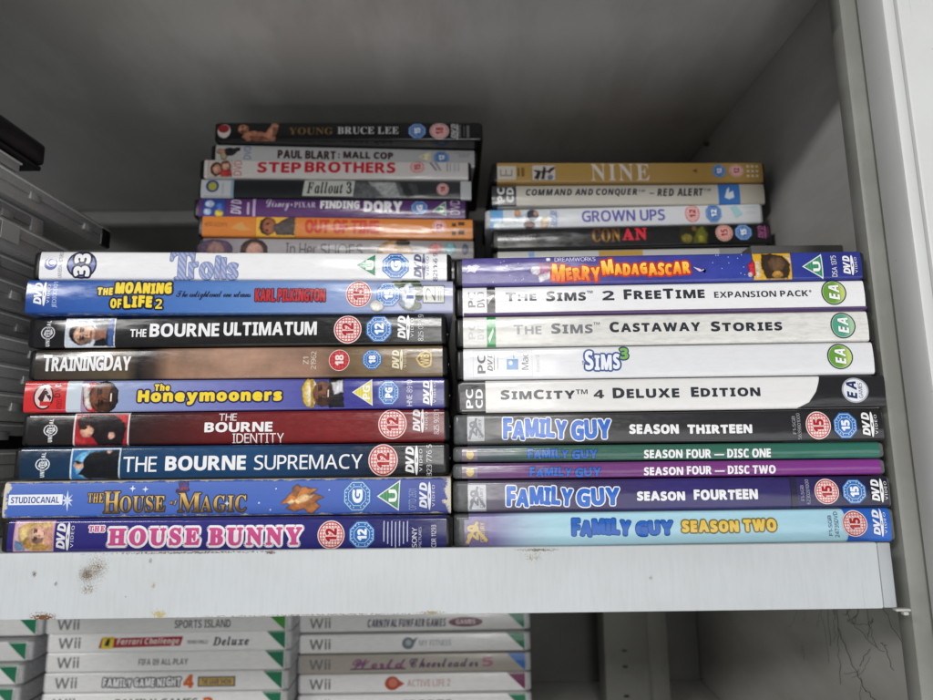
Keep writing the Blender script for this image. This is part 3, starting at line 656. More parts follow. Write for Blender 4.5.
  ['hat_motif',None,[['p',[(-58.36,6.55),(-54.79,10.39),(-49.71,10.02),(-50.47,2.49),(-55.43,2.58)],(150,80,120)],['e',[-59.54,4.57,-54.82,8.49],(230,225,235)],['p',[(-56.01,4.15),(-49.5,6.63),(-49.05,3.76),(-55.21,1.01)],(228,222,232)],['e',[-52.06,10.83,-50.16,12.91],(235,230,240)]]],
  ['title',None,[['t','Merry',[-49.74,1.24,-27.41,9.77],((236,110,40),(250,196,60),(252,226,120)),'sb',{'grow': 0.3,'ol': [(190,50,30),0.85],'jit': 0.22,'smc': 0.82}],['t','Madagascar',[-26.75,3.11,14.11,11.58],((236,110,40),(250,196,60),(252,226,120)),'sb',{'grow': 0.3,'ol': [(190,50,30),0.85],'jit': 0.16,'smc': 0.82}]]],
  ['candy_cane',None,[['p',[(15.48,7.12),(18.65,6.05),(20.74,4.0),(21.47,5.24),(20.54,6.01),(20.05,5.27),(18.39,4.79)],(225,200,215)]]],
  ['cover_picture',None,[['r',[43.02,0.59,60.26,12.85],(215,165,42)],['p',[(47.17,12.45),(51.68,12.85),(56.97,11.74),(59.81,7.36),(58.69,0.84),(49.01,0.75),(46.53,5.76)],(52,38,28)],['e',[49.78,4.39,57.46,11.57],(95,70,48)],['p',[(58.15,11.47),(58.99,11.95),(60.08,8.72),(59.59,7.99)],(228,222,215)],['p',[(43.89,8.92),(45.92,9.5),(46.21,2.04),(44.07,1.46)],(232,220,190)],['e',[51.19,1.17,56.15,4.39],(190,140,60)]]],
  ['hat_motif',None,[['p',[(40.67,7.74),(43.32,9.56),(43.73,2.33),(41.03,2.76)],(200,40,60)],['e',[40.32,1.88,42.21,4.0],(230,225,235)]]],
  ['rating_badge',None,[['tri',[(65.1,6.28),(74.37,12.11),(74.5,0.46)],'U',(55,135,100)]]],
  ['catalogue_number',None,[['t','DSA 1375',[78.46,1.36,80.82,11.25],(238,238,240),'ss',{'rot': 1}]]],
  ['disc_logo',None,[['dvd',[83.67,1.85,90.05,11.35],(238,238,240)]]],
  ['star_pattern',None,[['e',[27.18,12.14,27.66,12.64],(170,190,230)],['e',[-73.43,10.42,-72.96,10.94],(190,190,225)],['e',[24.3,8.58,24.77,9.08],(170,190,230)],['e',[-62.98,2.58,-62.51,3.1],(190,190,225)],['e',[35.91,10.51,36.38,11.01],(170,190,230)],['e',[-70.61,8.91,-70.14,9.44],(190,190,225)],['e',[26.13,12.13,26.6,12.63],(170,190,230)],['e',[-77.11,1.33,-76.64,1.86],(190,190,225)],['e',[36.8,3.42,37.27,3.92],(170,190,230)],['e',[-65.31,9.78,-64.83,10.31],(190,190,225)],['e',[28.27,5.76,28.74,6.26],(170,190,230)],['e',[-66.72,2.01,-66.25,2.53],(190,190,225)],['e',[37.85,12.11,38.32,12.61],(170,190,230)],['e',[-69.24,4.21,-68.77,4.74],(190,190,225)],['e',[31.63,11.14,32.1,11.64],(170,190,230)],['e',[-71.87,11.16,-71.4,11.69],(190,190,225)],['e',[38.53,2.68,39.0,3.17],(170,190,230)],['e',[-70.39,8.63,-69.92,9.16],(190,190,225)],['e',[38.19,6.23,38.66,6.73],(170,190,230)],['e',[-63.7,2.03,-63.23,2.55],(190,190,225)],['e',[31.61,8.28,32.08,8.78],(170,190,230)],['e',[-69.37,7.06,-68.9,7.59],(190,190,225)]]],
 ],
 'Sims2': [
  ['platform_mark',None,[['t','PC',[-88.76,4.08,-85.25,11.42],(120,122,128),'sb',{'rot': 1}],['t','DVD',[-84.54,3.99,-81.03,11.34],(120,122,128),'sb',{'rot': 1}],['r',[-79.99,0.05,-76.13,14.239999999999998],(28,28,32)],['p',[(-79.59,8.61),(-76.7,10.2),(-76.74,9.44),(-79.48,5.44)],(190,190,195)]]],
  ['title',None,[['t','The',[-71.37,6.77,-57.07,10.7],(46,48,58),'sb',{'smc': 0.84,'grow': 0.15,'g': 0.1}],['t','Sims',[-52.6,6.34,-34.33,11.15],(46,48,58),'sb',{'smc': 0.84,'grow': 0.17,'g': 0.1}],['t','TM',[-33.85,9.79,-31.15,11.06],(46,48,58),'sb',{}],['t','2',[-26.82,6.32,-21.32,10.88],(46,48,58),'sb',{'grow': 0.08}],['t','FreeTime',[-16.99,6.55,19.83,11.37],(46,48,58),'sb',{'smc': 0.84,'grow': 0.17,'g': 0.1}],['t','EXPANSION PACK',[24.13,6.53,66.45,9.44],(46,48,58),'sb',{'g': 0.1}],['e',[66.98,8.35,68.04,9.49],(120,120,128)]]],
  ['publisher_logo',None,[['ea',[72.41,2.32,83.63,13.94],(105,158,55),(195,212,110)]]],
  ['edge_band',None,[['r',[-90.74,-0.15,92.29,1.49],(74,48,98)]]],
 ],
 'Castaway': [
  ['platform_mark',None,[['t','PC',[-88.82,3.5,-85.57,11.49],(185,187,190),'sb',{'rot': 1}],['t','DVD',[-84.64,3.43,-81.62,11.41],(190,192,194),'sb',{'rot': 1}],['r',[-80.34,0.05,-76.28,14.51],(58,150,82)],['p',[(-79.79,3.89),(-77.42,8.99),(-77.2,7.06),(-79.1,1.82)],(215,228,215)]]],
  ['title',None,[['t','The',[-68.13,5.5,-55.35,9.98],(150,150,152),'sb',{'smc': 0.84,'g': 0.1}],['t','Sims',[-50.92,5.54,-32.09,10.5],(115,116,122),'sb',{'smc': 0.84,'grow': 0.14,'g': 0.1}],['t','TM',[-31.67,9.41,-28.76,10.68],(115,116,122),'sb',{}],['t','Castaway',[-24.43,5.81,16.59,10.7],(46,48,58),'sb',{'smc': 0.84,'grow': 0.17,'g': 0.1}],['t','Stories',[21.37,5.47,53.31,10.2],(46,48,58),'sb',{'smc': 0.84,'grow': 0.17,'g': 0.1}]]],
  ['publisher_logo',None,[['ea',[74.92,1.43,86.06,13.37],(80,160,135),(165,205,165)]]],
 ],
 'Sims3': [
  ['platform_mark',None,[['r',[-86.84,1.08,-59.77,13.42],(195,197,200)],['r',[-86.61,1.34,-60.0,13.16],(226,227,230)],['t','PC',[-84.78,2.9,-81.1,11.83],(70,72,78),'sb',{'rot': 1}],['t','DVD',[-80.18,3.85,-77.88,12.52],(95,97,102),'sbi',{'rot': 1}],['r',[-77.31,4.33,-76.97,11.71],(95,97,102)],['r',[-75.71,4.81,-75.36,11.17],(150,150,155)],['r',[-71.48,4.43,-66.2,9.26],(110,152,205)],['e',[-70.55,6.48,-68.71,8.51],(225,232,242)],['r',[-68.43,9.5,-67.97,12.3],(120,160,205)],['t','Mac',[-64.57,4.33,-61.59,11.94],(95,97,102),'ss',{'rot': 1}]]],
  ['small_print',None,[['t','Rated 12',[-58.16,3.21,-56.56,11.32],(185,187,192),'ss',{'rot': 1}]]],
  ['title',None,[['t','Sims',[-35.99,3.46,-20.28,12.5],(236,240,246),'sb',{'grow': 0.25,'ol': [(52,82,145),0.8],'jit': 0.08,'smc': 0.85}],['t','3',[-20.13,8.3,-16.46,13.56],(120,180,70),'sb',{'grow': 0.2,'ol': [(40,60,110),0.6]}],['t','THE',[-37.41,6.12,-35.23,7.88],(52,82,145),'sb',{}]]],
  ['publisher_logo',None,[['ea',[71.52,2.27,82.74,13.75],(100,158,55),(195,212,110)]]],
 ],
 'SimCity': [
  ['platform_mark',None,[['r',[-92.83,0.05,-81.19,14.95],(30,30,33)],['t','PC',[-90.02,2.13,-86.83,10.76],(238,238,240),'sb',{'rot': 1}],['t','CD',[-85.69,2.1,-82.5,10.68],(238,238,240),'sb',{'rot': 1}]]],
  ['title',None,[['t','SimCity',[-74.37,5.73,-41.04,10.1],(46,48,58),'sb',{'smc': 0.86,'grow': 0.17,'g': 0.1}],['t','TM',[-40.6,7.84,-35.35,9.91],(46,48,58),'sb',{}],['t','4',[-32.71,5.81,-28.04,9.66],(46,48,58),'sb',{'grow': 0.08}],['t','Deluxe',[-24.17,5.67,5.43,10.46],(46,48,58),'sb',{'smc': 0.86,'grow': 0.17,'g': 0.1}],['t','Edition',[10.62,5.81,41.18,10.3],(46,48,58),'sb',{'smc': 0.86,'grow': 0.17,'g': 0.1}]]],
  ['end_panel',None,[['p',[(68.15,15.15),(96.24,14.97),(95.5,0.35),(56.94,0.31),(62.2,2.86),(65.57,7.5),(67.09,11.45)],(32,32,35)]]],
  ['publisher_logo',None,[['e',[76.9,2.37,88.53,13.49],(165,168,175)],['e',[77.59,3.06,87.85,12.81],(225,228,235)],['t','EA',[79.07,4.1,83.4,11.91],(35,45,95),'sbi',{'rot': 1,'grow': 0.12}],['t','GAMES',[84.18,4.3,85.89,11.17],(35,45,95),'ss',{'rot': 1}]]],
 ],
 'S13': [
  ['publisher_logo',None,[['fox',[-88.58,1.82,-80.92,12.82],(185,187,192),(110,112,118)]]],
  ['title_logo',None,[['t','Family',[-72.57,1.95,-43.72,12.08],(30,102,200),'sb',{'smc': 0.86,'grow': 0.4,'jit': 0.14,'g': 0.02,'ol': [(238,238,240),0.5]}],['t','Guy',[-42.16,1.58,-24.36,10.86],(30,102,200),'sb',{'smc': 0.88,'grow': 0.4,'jit': 0.14,'g': 0.02,'ol': [(238,238,240),0.5]}]]],
  ['season_title',None,[['t','SEASON',[-16.46,3.99,5.28,8.46],(238,238,240),'sb',{'grow': 0.22,'jit': 0.05}],['t','THIRTEEN',[9.08,3.81,37.22,7.99],(238,238,240),'sb',{'grow': 0.22,'jit': 0.05}]]],
  ['catalogue_number',None,[['t','F1-SGB',[54.68,3.33,56.15,11.11],(165,165,168),'ss',{'rot': 1}],['t','5639801000',[56.79,1.04,58.25,12.33],(165,165,168),'ss',{'rot': 1}]]],
  ['rating_badge',None,[['red',[60.42,0.92,71.11,12.94],'15',{}]]],
  ['rating_badge',None,[['blue',[71.9,0.76,82.59,12.73],'15',{}]]],
  ['disc_logo',None,[['dvd',[84.44,1.61,90.97,12.55],(238,238,240)]]],
 ],
 'S4a': [
  ['publisher_logo',None,[['r',[-90.94,0.57,-84.18,6.54],(120,105,120)],['e',[-89.13,1.36,-85.76,5.34],(205,180,110)]]],
  ['title_logo',None,[['t','Family',[-62.1,1.14,-44.07,5.82],(30,102,200),'sb',{'smc': 0.86,'grow': 0.12,'jit': 0.14,'g': 0.02,'ol': [(30,60,60),0.3]}],['t','Guy',[-42.61,0.91,-31.35,5.04],(30,102,200),'sb',{'smc': 0.88,'grow': 0.12,'jit': 0.14,'g': 0.02,'ol': [(30,60,60),0.3]}]]],
  ['season_title',None,[['t','SEASON',[-11.08,0.96,5.81,4.62],(238,238,240),'sb',{'grow': 0.12}],['t','FOUR — DISC ONE',[7.48,0.83,44.4,4.69],(238,238,240),'sb',{'grow': 0.12}]]],
 ],
 'S4b': [
  ['publisher_logo',None,[['r',[-91.02,0.56,-84.28,6.22],(120,105,120)],['e',[-89.22,1.31,-85.85,5.08],(205,180,110)]]],
  ['title_logo',None,[['t','Family',[-61.71,0.65,-43.19,5.07],(30,102,200),'sb',{'smc': 0.86,'grow': 0.12,'jit': 0.14,'g': 0.02,'ol': [(70,40,90),0.3]}],['t','Guy',[-41.96,0.47,-30.51,4.59],(30,102,200),'sb',{'smc': 0.88,'grow': 0.12,'jit': 0.14,'g': 0.02,'ol': [(70,40,90),0.3]}]]],
  ['season_title',None,[['t','SEASON',[-11.96,0.94,5.21,4.38],(238,238,240),'sb',{'grow': 0.12}],['t','FOUR — DISC TWO',[6.78,1.08,45.61,4.69],(238,238,240),'sb',{'grow': 0.12}]]],
 ],
 'S14': [
  ['publisher_logo',None,[['fox',[-88.56,0.75,-80.8,11.76],(190,192,198),(120,120,130)]]],
  ['title_logo',None,[['t','Family',[-72.14,2.05,-43.3,11.16],(30,102,200),'sb',{'smc': 0.86,'grow': 0.4,'jit': 0.14,'g': 0.02,'ol': [(238,238,240),0.5]}],['t','Guy',[-41.97,1.96,-23.35,10.03],(30,102,200),'sb',{'smc': 0.88,'grow': 0.4,'jit': 0.14,'g': 0.02,'ol': [(238,238,240),0.5]}]]],
  ['season_title',None,[['t','SEASON',[-16.02,4.12,4.72,8.21],(238,238,240),'sb',{'grow': 0.22,'jit': 0.05}],['t','FOURTEEN',[8.47,4.19,36.19,8.68],(238,238,240),'sb',{'grow': 0.22,'jit': 0.05}]]],
  ['catalogue_number',None,[['t','F1-SGB',[54.73,3.53,56.17,9.92],(170,170,185),'ss',{'rot': 1}],['t','6230201000',[57.08,1.96,58.63,12.31],(170,170,185),'ss',{'rot': 1}]]],
  ['dark_band',None,[['r',[50.63,0.05,53.29,13.83],(38,34,60)]]],
  ['rating_badge',None,[['red',[60.74,1.86,71.28,12.5],'15',{}]]],
  ['rating_badge',None,[['blue',[72.39,1.61,83.36,12.51],'15',{}]]],
  ['disc_logo',None,[['dvd',[85.27,2.35,92.14,12.33],(238,238,240)]]],
 ],
 'S2': [
  ['publisher_logo',None,[['fox',[-90.47,1.16,-80.33,11.5],(120,110,150),(215,185,110)]]],
  ['title_logo',None,[['t','Family',[-45.21,3.82,-19.86,11.55],(30,102,200),'sb',{'smc': 0.86,'grow': 0.4,'jit': 0.14,'g': 0.02,'ol': [(25,70,140),0.35]}],['t','Guy',[-17.98,3.7,-1.9,10.14],(30,102,200),'sb',{'smc': 0.88,'grow': 0.4,'jit': 0.14,'g': 0.02,'ol': [(25,70,140),0.35]}]]],
  ['season_title',None,[['t','SEASON',[1.71,4.84,26.17,9.99],(245,205,80),'sb',{'grow': 0.3,'ol': [(120,110,70),0.6],'jit': 0.06}],['t','TWO',[28.16,4.95,42.37,10.09],(245,205,80),'sb',{'grow': 0.3,'ol': [(120,110,70),0.6],'jit': 0.06}]]],
  ['catalogue_number',None,[['t','F1-SGB',[64.95,2.79,66.49,11.13],(70,90,110),'ss',{'rot': 1}],['t','24735DVD',[67.61,2.11,69.37,12.58],(70,90,110),'ss',{'rot': 1}]]],
  ['end_panel',None,[['p',[(71.56,14.04),(92.1,13.94),(92.01,0.05),(72.45,-0.09),(73.66,3.74),(73.39,9.09)],(38,98,190)]]],
  ['rating_badge',None,[['red',[70.92,2.2,81.83,13.0],'15',{}]]],
  ['disc_logo',None,[['dvd',[84.26,2.04,90.1,13.37],(238,238,240)]]],
 ],
 'Bruce': [
  ['publisher_logo',None,[['e',[-92.3,1.95,-83.27,12.21],(215,205,200)],['e',[-92.0,5.68,-84.17,11.9],(150,35,38)]]],
  ['cover_picture',None,[['p',[(-73.05,6.27),(-67.02,7.51),(-58.01,5.61),(-51.13,2.46),(-52.06,0.11),(-71.58,0.18),(-75.32,2.53)],(176,118,94)],['p',[(-70.06,3.77),(-61.04,3.43),(-53.55,0.9),(-68.58,0.32)],(128,78,60)],['p',[(-59.22,4.99),(-55.56,10.31),(-54.33,13.13),(-51.3,13.76),(-49.53,10.93),(-50.8,4.97),(-54.15,0.9),(-57.3,1.54)],(190,130,105)],['p',[(-53.45,10.0),(-50.15,9.36),(-51.11,4.34),(-53.84,1.84)],(140,88,68)],['e',[-79.96,4.72,-73.03,12.83],(40,26,24)],['e',[-77.85,5.03,-70.63,11.89],(190,130,105)],['p',[(-76.78,6.92),(-74.25,7.43),(-71.36,7.25),(-72.09,5.54),(-74.26,5.03),(-76.06,5.55)],(117,80,65)],['p',[(-77.31,9.49),(-75.32,9.32),(-75.33,7.6),(-77.31,7.61)],(218,149,120)],['e',[-75.39,9.01,-74.3,10.79],(95,65,52)],['r',[-75.75,8.98,-75.32,10.83],(53,36,29)],['e',[-75.03,9.49,-74.52,10.31],(25,18,16)],['e',[-75.4,6.13,-74.32,7.91],(95,65,52)],['r',[-75.76,6.09,-75.33,7.95],(53,36,29)],['e',[-75.04,6.61,-74.54,7.43],(25,18,16)],['p',[(-74.96,8.74),(-73.33,8.87),(-73.34,8.25),(-74.96,8.32)],(228,156,126)],['p',[(-74.96,8.25),(-73.01,8.11),(-73.02,7.56)],(104,71,57)],['e',[-72.43,7.08,-71.64,9.83],(150,70,70)]]],
  ['title',None,[['t','YOUNG',[-42.2,4.43,-11.36,9.65],(125,100,55),'rb',{'g': 0.08}],['t','BRUCE LEE',[-8.0,4.8,35.03,10.23],(205,205,205),'rb',{'g': 0.08}]]],
  ['rating_badge',None,[['blue',[41.64,1.16,54.88,13.1],'15',{}]]],
  ['rating_badge',None,[['red',[57.29,1.1,70.83,13.09],'18',{'solid': 0}]]],
  ['disc_logo',None,[['dvd',[72.32,0.74,79.24,12.76],(190,190,190)]]],
  ['small_print',None,[['r',[83.44,2.01,85.25,11.13],(110,110,112)],['r',[81.19,2.67,81.94,10.48],(90,90,92)]]],
 ],
 'Blart': [
  ['cover_picture',None,[['e',[-86.41,4.75,-77.15,11.06],(40,42,45)],['e',[-90.58,6.06,-84.87,10.02],(200,150,120)],['p',[(-83.33,9.85),(-74.53,11.56),(-74.84,8.61),(-81.01,6.97)],(30,30,34)],['e',[-87.96,1.72,-83.33,6.85],(185,165,130)]]],
  ['disc_logo',None,[['t','DVD',[-71.75,2.58,-66.81,12.3],(70,90,160),'ss',{'rot': 1}]]],
  ['title',None,[['t','PAUL BLART',[-48.28,3.67,-7.21,10.22],(62,40,38),'sb',{'grow': 0.3}],['t',': MALL COP',[-5.67,4.73,33.75,10.25],(62,40,38),'sb',{'grow': 0.3}]]],
  ['rating_badge',None,[['tri',[(51.81,7.35),(60.3,11.55),(60.46,3.33)],'PG',(215,190,90)]]],
  ['rating_badge',None,[['blue',[62.62,1.71,74.35,12.1],'12',{}]]],
  ['small_print',None,[['r',[78.06,10.44,91.95,10.9],(150,150,155)],['t','SONY',[81.14,7.37,88.86,9.82],(130,130,150),'ss',{}]]],
 ],
 'Step': [
  ['cover_picture',None,[['r',[-88.49,0.84,-72.11,13.09],(212,195,185)],['e',[-86.97,1.14,-78.78,11.53],(60,38,32)],['e',[-85.47,2.67,-79.52,9.7],(210,155,130)],['e',[-80.37,3.93,-72.93,12.83],(85,55,40)],['e',[-79.32,5.16,-73.96,11.29],(212,160,138)],['p',[(-80.93,4.66),(-72.67,6.26),(-72.11,1.18),(-79.26,1.15)],(190,60,60)]]],
  ['disc_logo',None,[['t','DVD',[-70.94,1.82,-65.58,12.93],(200,50,60),'ss',{'rot': 1}]]],
  ['title',None,[['t','STEP',[-54.72,3.86,-24.5,12.04],(195,32,48),'sb',{'grow': 0.25}],['t','BROTHERS',[-22.07,4.24,41.32,12.57],(195,32,48),'sb',{'grow': 0.25}]]],
  ['rating_badge',None,[['red',[51.16,4.19,62.17,13.62],'15',{}]]],
  ['publisher_logo',None,[['p',[(64.92,12.55),(66.85,12.58),(70.99,6.33),(69.5,6.32)],(130,130,140)],['p',[(68.34,12.6),(70.57,12.63),(73.96,6.36),(72.48,6.35)],(150,150,158)],['r',[77.51,5.88,78.25,12.21],(140,140,148)],['r',[79.74,5.9,80.19,12.24],(140,140,148)],['r',[81.97,5.93,84.21,12.28],(190,190,195)],['r',[85.69,5.95,86.14,12.32],(140,140,148)]]],
 ],
 'Fallout': [
  ['platform_mark',None,[['r',[-92.62,0.05,-72.3,14.2],(212,215,220)],['r',[-72.3,0.05,-70.36,14.2],(150,180,205)],['e',[-89.33,3.77,-80.37,12.93],(60,85,140)],['e',[-87.54,5.13,-81.87,11.23],(190,185,80)],['r',[-78.42,2.17,-76.93,10.64],(190,195,205)]]],
  ['title_plate',None,[['p',[(-21.36,14.4),(13.55,13.14),(12.08,1.59),(-23.07,1.83)],(205,208,200)],['t','Fallout 3',[-20.19,3.42,11.15,12.57],(35,40,38),'rbi',{'grow': 0.12}]]],
  ['cover_picture',None,[['p',[(13.31,12.63),(44.64,12.51),(49.55,0.7),(12.15,0.74)],(95,98,100)],['p',[(22.26,12.57),(41.65,12.48),(45.01,2.0),(33.04,2.19)],(165,168,168)],['p',[(49.12,12.23),(56.59,11.98),(59.99,1.34),(54.01,1.27)],(70,72,75)]]],
  ['rating_badge',None,[['red',[70.8,3.06,79.16,11.87],'18',{}]]],
  ['small_print',None,[['r',[87.56,0.05,95.02,14.2],(200,203,205)]]],
 ],
 'Dory': [
  ['cover_picture',None,[['r',[-88.35,0.91,-73.16,13.7],(45,70,150)],['e',[-86.86,7.09,-80.16,12.27],(190,205,230)],['e',[-79.41,3.73,-74.2,10.65],(70,110,190)],['e',[-80.15,0.61,-74.19,5.45],(215,195,60)],['e',[-87.6,1.89,-82.39,6.21],(180,200,230)]]],
  ['disc_logo',None,[['t','DVD',[-69.29,2.49,-62.29,12.91],(205,195,215),'sbi',{'rot': 1}],['r',[-58.26,2.26,-56.77,10.96],(190,180,200)],['r',[-54.4,0.92,-52.61,14.86],(190,170,205)]]],
  ['title',None,[['t','Disney',[-45.17,4.98,-29.54,13.74],(215,210,225),'sc',{}],['e',[-28.5,8.63,-27.31,10.39],(200,195,215)],['t','PIXAR',[-26.11,7.72,-11.52,11.59],(205,200,220),'rb',{'g': 0.12}],['t','FINDING',[-8.28,6.87,18.93,12.82],(238,238,240),'sb',{'grow': 0.3}],['t','DORY',[21.89,4.62,48.68,12.85],(238,238,240),'sb',{'grow': 0.5}]]],
  ['rating_badge',None,[['blue',[54.36,2.83,66.87,13.29],'G',{}]]],
  ['rating_badge',None,[['tri',[(69.89,5.85),(78.97,13.25),(79.5,2.37)],'U',(60,140,95)]]],
  ['disc_logo',None,[['t','DVD',[82.35,3.19,88.9,14.09],(215,205,220),'ss',{'rot': 1}]]],
 ],
 'OutTime': [
  ['publisher_logo',None,[['t','METRO GOLDWYN',[-89.49,6.77,-74.75,9.75],(95,60,35),'ss',{}],['p',[(-72.16,5.94),(-67.52,9.46),(-64.63,10.29),(-62.76,7.15),(-57.72,4.83),(-64.66,3.81)],(205,150,80)]]],
  ['cover_picture',None,[['r',[-55.54,0.05,-29.09,15.02],(225,170,55)],['e',[-53.37,1.13,-41.81,14.16],(45,32,28)],['e',[-51.2,1.78,-41.81,13.54],(150,85,55)],['p',[(-43.97,8.17),(-33.07,14.68),(-29.3,14.73),(-29.74,1.32),(-41.87,1.19)],(70,60,58)],['e',[-48.73,8.12,-47.0,10.03],(30,22,20)],['e',[-48.77,3.83,-47.03,5.74],(30,22,20)]]],
  ['title',None,[['t','OUT OF TIME',[-22.67,2.89,27.79,12.9],(195,62,42),'sb',{'grow': 0.35,'g': 0.03}]]],
  ['rating_badge',None,[['red',[64.61,4.0,74.15,13.2],'12',{}]]],
  ['small_print',None,[['r',[78.24,8.89,81.13,11.37],(70,50,35)],['r',[78.07,2.79,80.96,5.6],(70,50,35)],['r',[82.6,9.78,86.94,12.26],(70,50,35)],['r',[82.71,3.18,86.75,6.48],(70,50,35)]]],
 ],
 'Shoes': [
  ['cover_picture',None,[['e',[-94.96,-0.93,-71.14,12.56],(85,68,90)],['e',[-88.46,-0.93,-76.92,11.06],(150,115,110)],['e',[-66.09,-3.79,-48.05,13.41],(58,42,40)],['e',[-62.48,-3.79,-50.94,11.0],(175,135,120)],['e',[26.31,-3.27,50.12,13.44],(150,115,65)],['e',[38.58,9.15,48.68,13.8],(45,38,35)],['e',[29.92,-3.29,40.02,10.62],(200,165,145)],['e',[61.67,3.12,70.33,11.69],(190,120,120)],['e',[73.22,3.2,80.43,11.79],(110,160,165)],['e',[84.76,3.27,89.09,11.11],(70,75,100)]]],
  ['title',None,[['t','In Her',[-35.79,0.94,-14.86,10.68],(75,70,75),'ss',{}],['t','SHOES',[-12.69,1.22,16.21,10.18],(75,70,75),'ss',{}]]],
 ],
 'Nine': [
  ['publisher_logo',None,[['r',[-91.09,2.03,-78.31,11.81],(215,208,195)],['t','E',[-89.3,4.37,-80.7,9.37],(160,150,135),'ss',{'rot': 1}],['r',[-77.34,4.31,-75.9,10.46],(120,92,45)],['r',[-74.71,4.18,-72.56,10.67],(130,100,50)]]],
  ['cover_picture',None,[['r',[-67.2,1.61,-51.31,12.44],(215,205,195)],['p',[(-66.2,2.56),(-62.97,8.17),(-61.25,6.47),(-62.99,1.97)],(45,42,45)],['p',[(-61.42,2.52),(-59.24,11.54),(-57.5,10.4),(-59.05,1.94)],(55,50,52)],['p',[(-57.0,8.14),(-52.07,11.75),(-51.55,9.82),(-55.65,6.1)],(40,38,42)],['p',[(-66.5,9.31),(-61.78,8.16),(-54.6,8.36),(-54.64,7.45),(-64.22,6.82)],(60,55,58)],['e',[-56.59,1.91,-53.01,5.3],(120,130,160)]]],
  ['title',None,[['t','NINE',[-26.7,1.23,13.54,13.31],(225,218,205),'rb',{'g': 0.14}]]],
  ['small_print',None,[['p',[(43.29,8.3),(46.57,9.85),(46.82,6.47)],(130,80,50)]]],
  ['rating_badge',None,[['blue',[57.02,3.11,67.06,13.2],'12',{}]]],
  ['rating_badge',None,[['red',[69.21,3.87,79.0,12.69],'12',{}]]],
  ['credits',None,[['r',[81.24,10.46,83.15,12.19],(225,210,180)],['r',[81.14,7.01,83.05,8.74],(225,210,180)],['r',[81.04,3.57,82.96,5.29],(225,210,180)],['r',[84.35,10.45,86.26,12.18],(225,210,180)],['r',[84.25,7.0,86.16,8.73],(225,210,180)],['r',[84.15,3.54,86.06,5.27],(225,210,180)],['r',[87.45,10.44,89.36,12.18],(225,210,180)],['r',[87.35,6.98,89.26,8.71],(225,210,180)],['r',[87.26,3.52,89.17,5.25],(225,210,180)]]],
 ],
 'CnC': [
  ['platform_mark',None,[['r',[-94.99,0.05,-78.33,15.299999999999999],(62,64,68)],['t','PC',[-91.42,2.51,-86.31,13.18],(225,225,222),'sb',{'rot': 1,'grow': 0.2}],['t','CD',[-85.11,2.43,-80.12,13.1],(225,225,222),'sb',{'rot': 1,'grow': 0.2}]]],
  ['title',None,[['t','COMMAND AND CONQUER',[-71.77,6.09,4.93,11.97],(58,62,68),'sbi',{'grow': 0.15}],['t','TM',[5.93,9.22,10.45,11.0],(58,62,68),'sbi',{}],['t','– RED ALERT',[13.3,6.12,50.79,11.72],(58,62,68),'sbi',{'grow': 0.15}],['t','TM',[51.42,9.42,55.94,11.46],(58,62,68),'sbi',{}]]],
  ['publisher_logo',None,[['r',[60.89,0.05,75.77,15.299999999999999],(62,118,190)],['p',[(65.01,4.92),(66.9,10.66),(68.73,12.56),(68.04,8.08),(71.05,9.71),(71.55,4.84),(67.96,3.61)],(220,228,235)]]],
  ['end_panel',None,[['r',[76.12,0.05,92.07,15.299999999999999],(192,186,172)]]],
 ],
 'Grown': [
  ['cover_picture',None,[['r',[-91.1,-0.43,-49.97,13.62],(205,212,215)],['r',[-91.1,-0.13,-82.41,14.09],(105,165,215)],['e',[-89.44,-0.77,-81.33,5.65],(215,225,228)],['e',[-74.81,7.62,-70.18,13.68],(200,150,120)],['p',[(-73.69,8.41),(-66.13,10.48),(-65.06,5.19),(-72.01,5.34)],(180,190,200)],['e',[-66.15,5.12,-58.04,13.38],(55,60,80)],['e',[-61.5,8.07,-58.26,12.27],(195,145,115)],['e',[-68.58,-0.54,-60.46,5.17],(110,80,70)],['e',[-56.97,-0.73,-50.94,7.92],(205,180,150)]]],
  ['disc_logo',None,[['dvd',[-49.39,0.33,-44.18,12.5],(110,140,190)]]],
  ['title',None,[['t','GROWN UPS',[-28.47,3.24,28.19,11.43],(92,88,165),'ss',{'grow': 0.3}]]],
  ['rating_badge',None,[['red',[41.43,0.94,52.09,14.28],'12',{}]]],
  ['rating_badge',None,[['blue',[55.33,0.69,66.69,14.45],'12',{}]]],
  ['publisher_logo',None,[['p',[(72.26,11.7),(76.9,12.94),(80.59,6.33),(75.72,3.7)],(165,205,210)],['r',[81.53,11.09,90.79,11.63],(190,205,208)],['r',[82.1,7.17,89.63,7.57],(195,208,210)]]],
 ],
 'Conan': [
  ['publisher_logo',None,[['t','LIONSGATE',[-85.85,6.25,-64.93,9.82],(95,95,97),'ss',{'g': 0.15}]]],
  ['title',None,[['t','CON',[-26.6,3.59,-7.54,13.26],((120,70,25),(190,140,50),(90,50,20)),'rb',{'grow': 0.1,'ol': [(60,40,20),0.4]}],['t','AN',[-6.11,4.3,10.46,13.04],(225,40,60),'rb',{'grow': 0.3}]]],
  ['cover_picture',None,[['r',[32.66,1.13,51.72,14.55],(38,36,20)],['e',[33.62,1.57,41.13,8.11],(120,108,36)],['p',[(40.92,1.5),(43.79,10.37),(48.64,13.83),(51.5,7.84),(50.16,1.35)],(92,94,30)],['e',[40.99,9.79,44.46,13.95],(120,85,50)],['e',[44.57,2.0,49.19,6.74],(150,142,50)]]],
  ['rating_badge',None,[['red',[56.85,2.45,68.29,14.01],'15',{'pale': 1}]]],
  ['rating_badge',None,[['blue',[69.35,2.47,81.36,14.1],'15',{}]]],
  ['disc_logo',None,[['dvd',[85.07,3.41,92.46,13.01],(170,90,140)]]],
 ],
}# ------------------------------------------------------------------ shelving
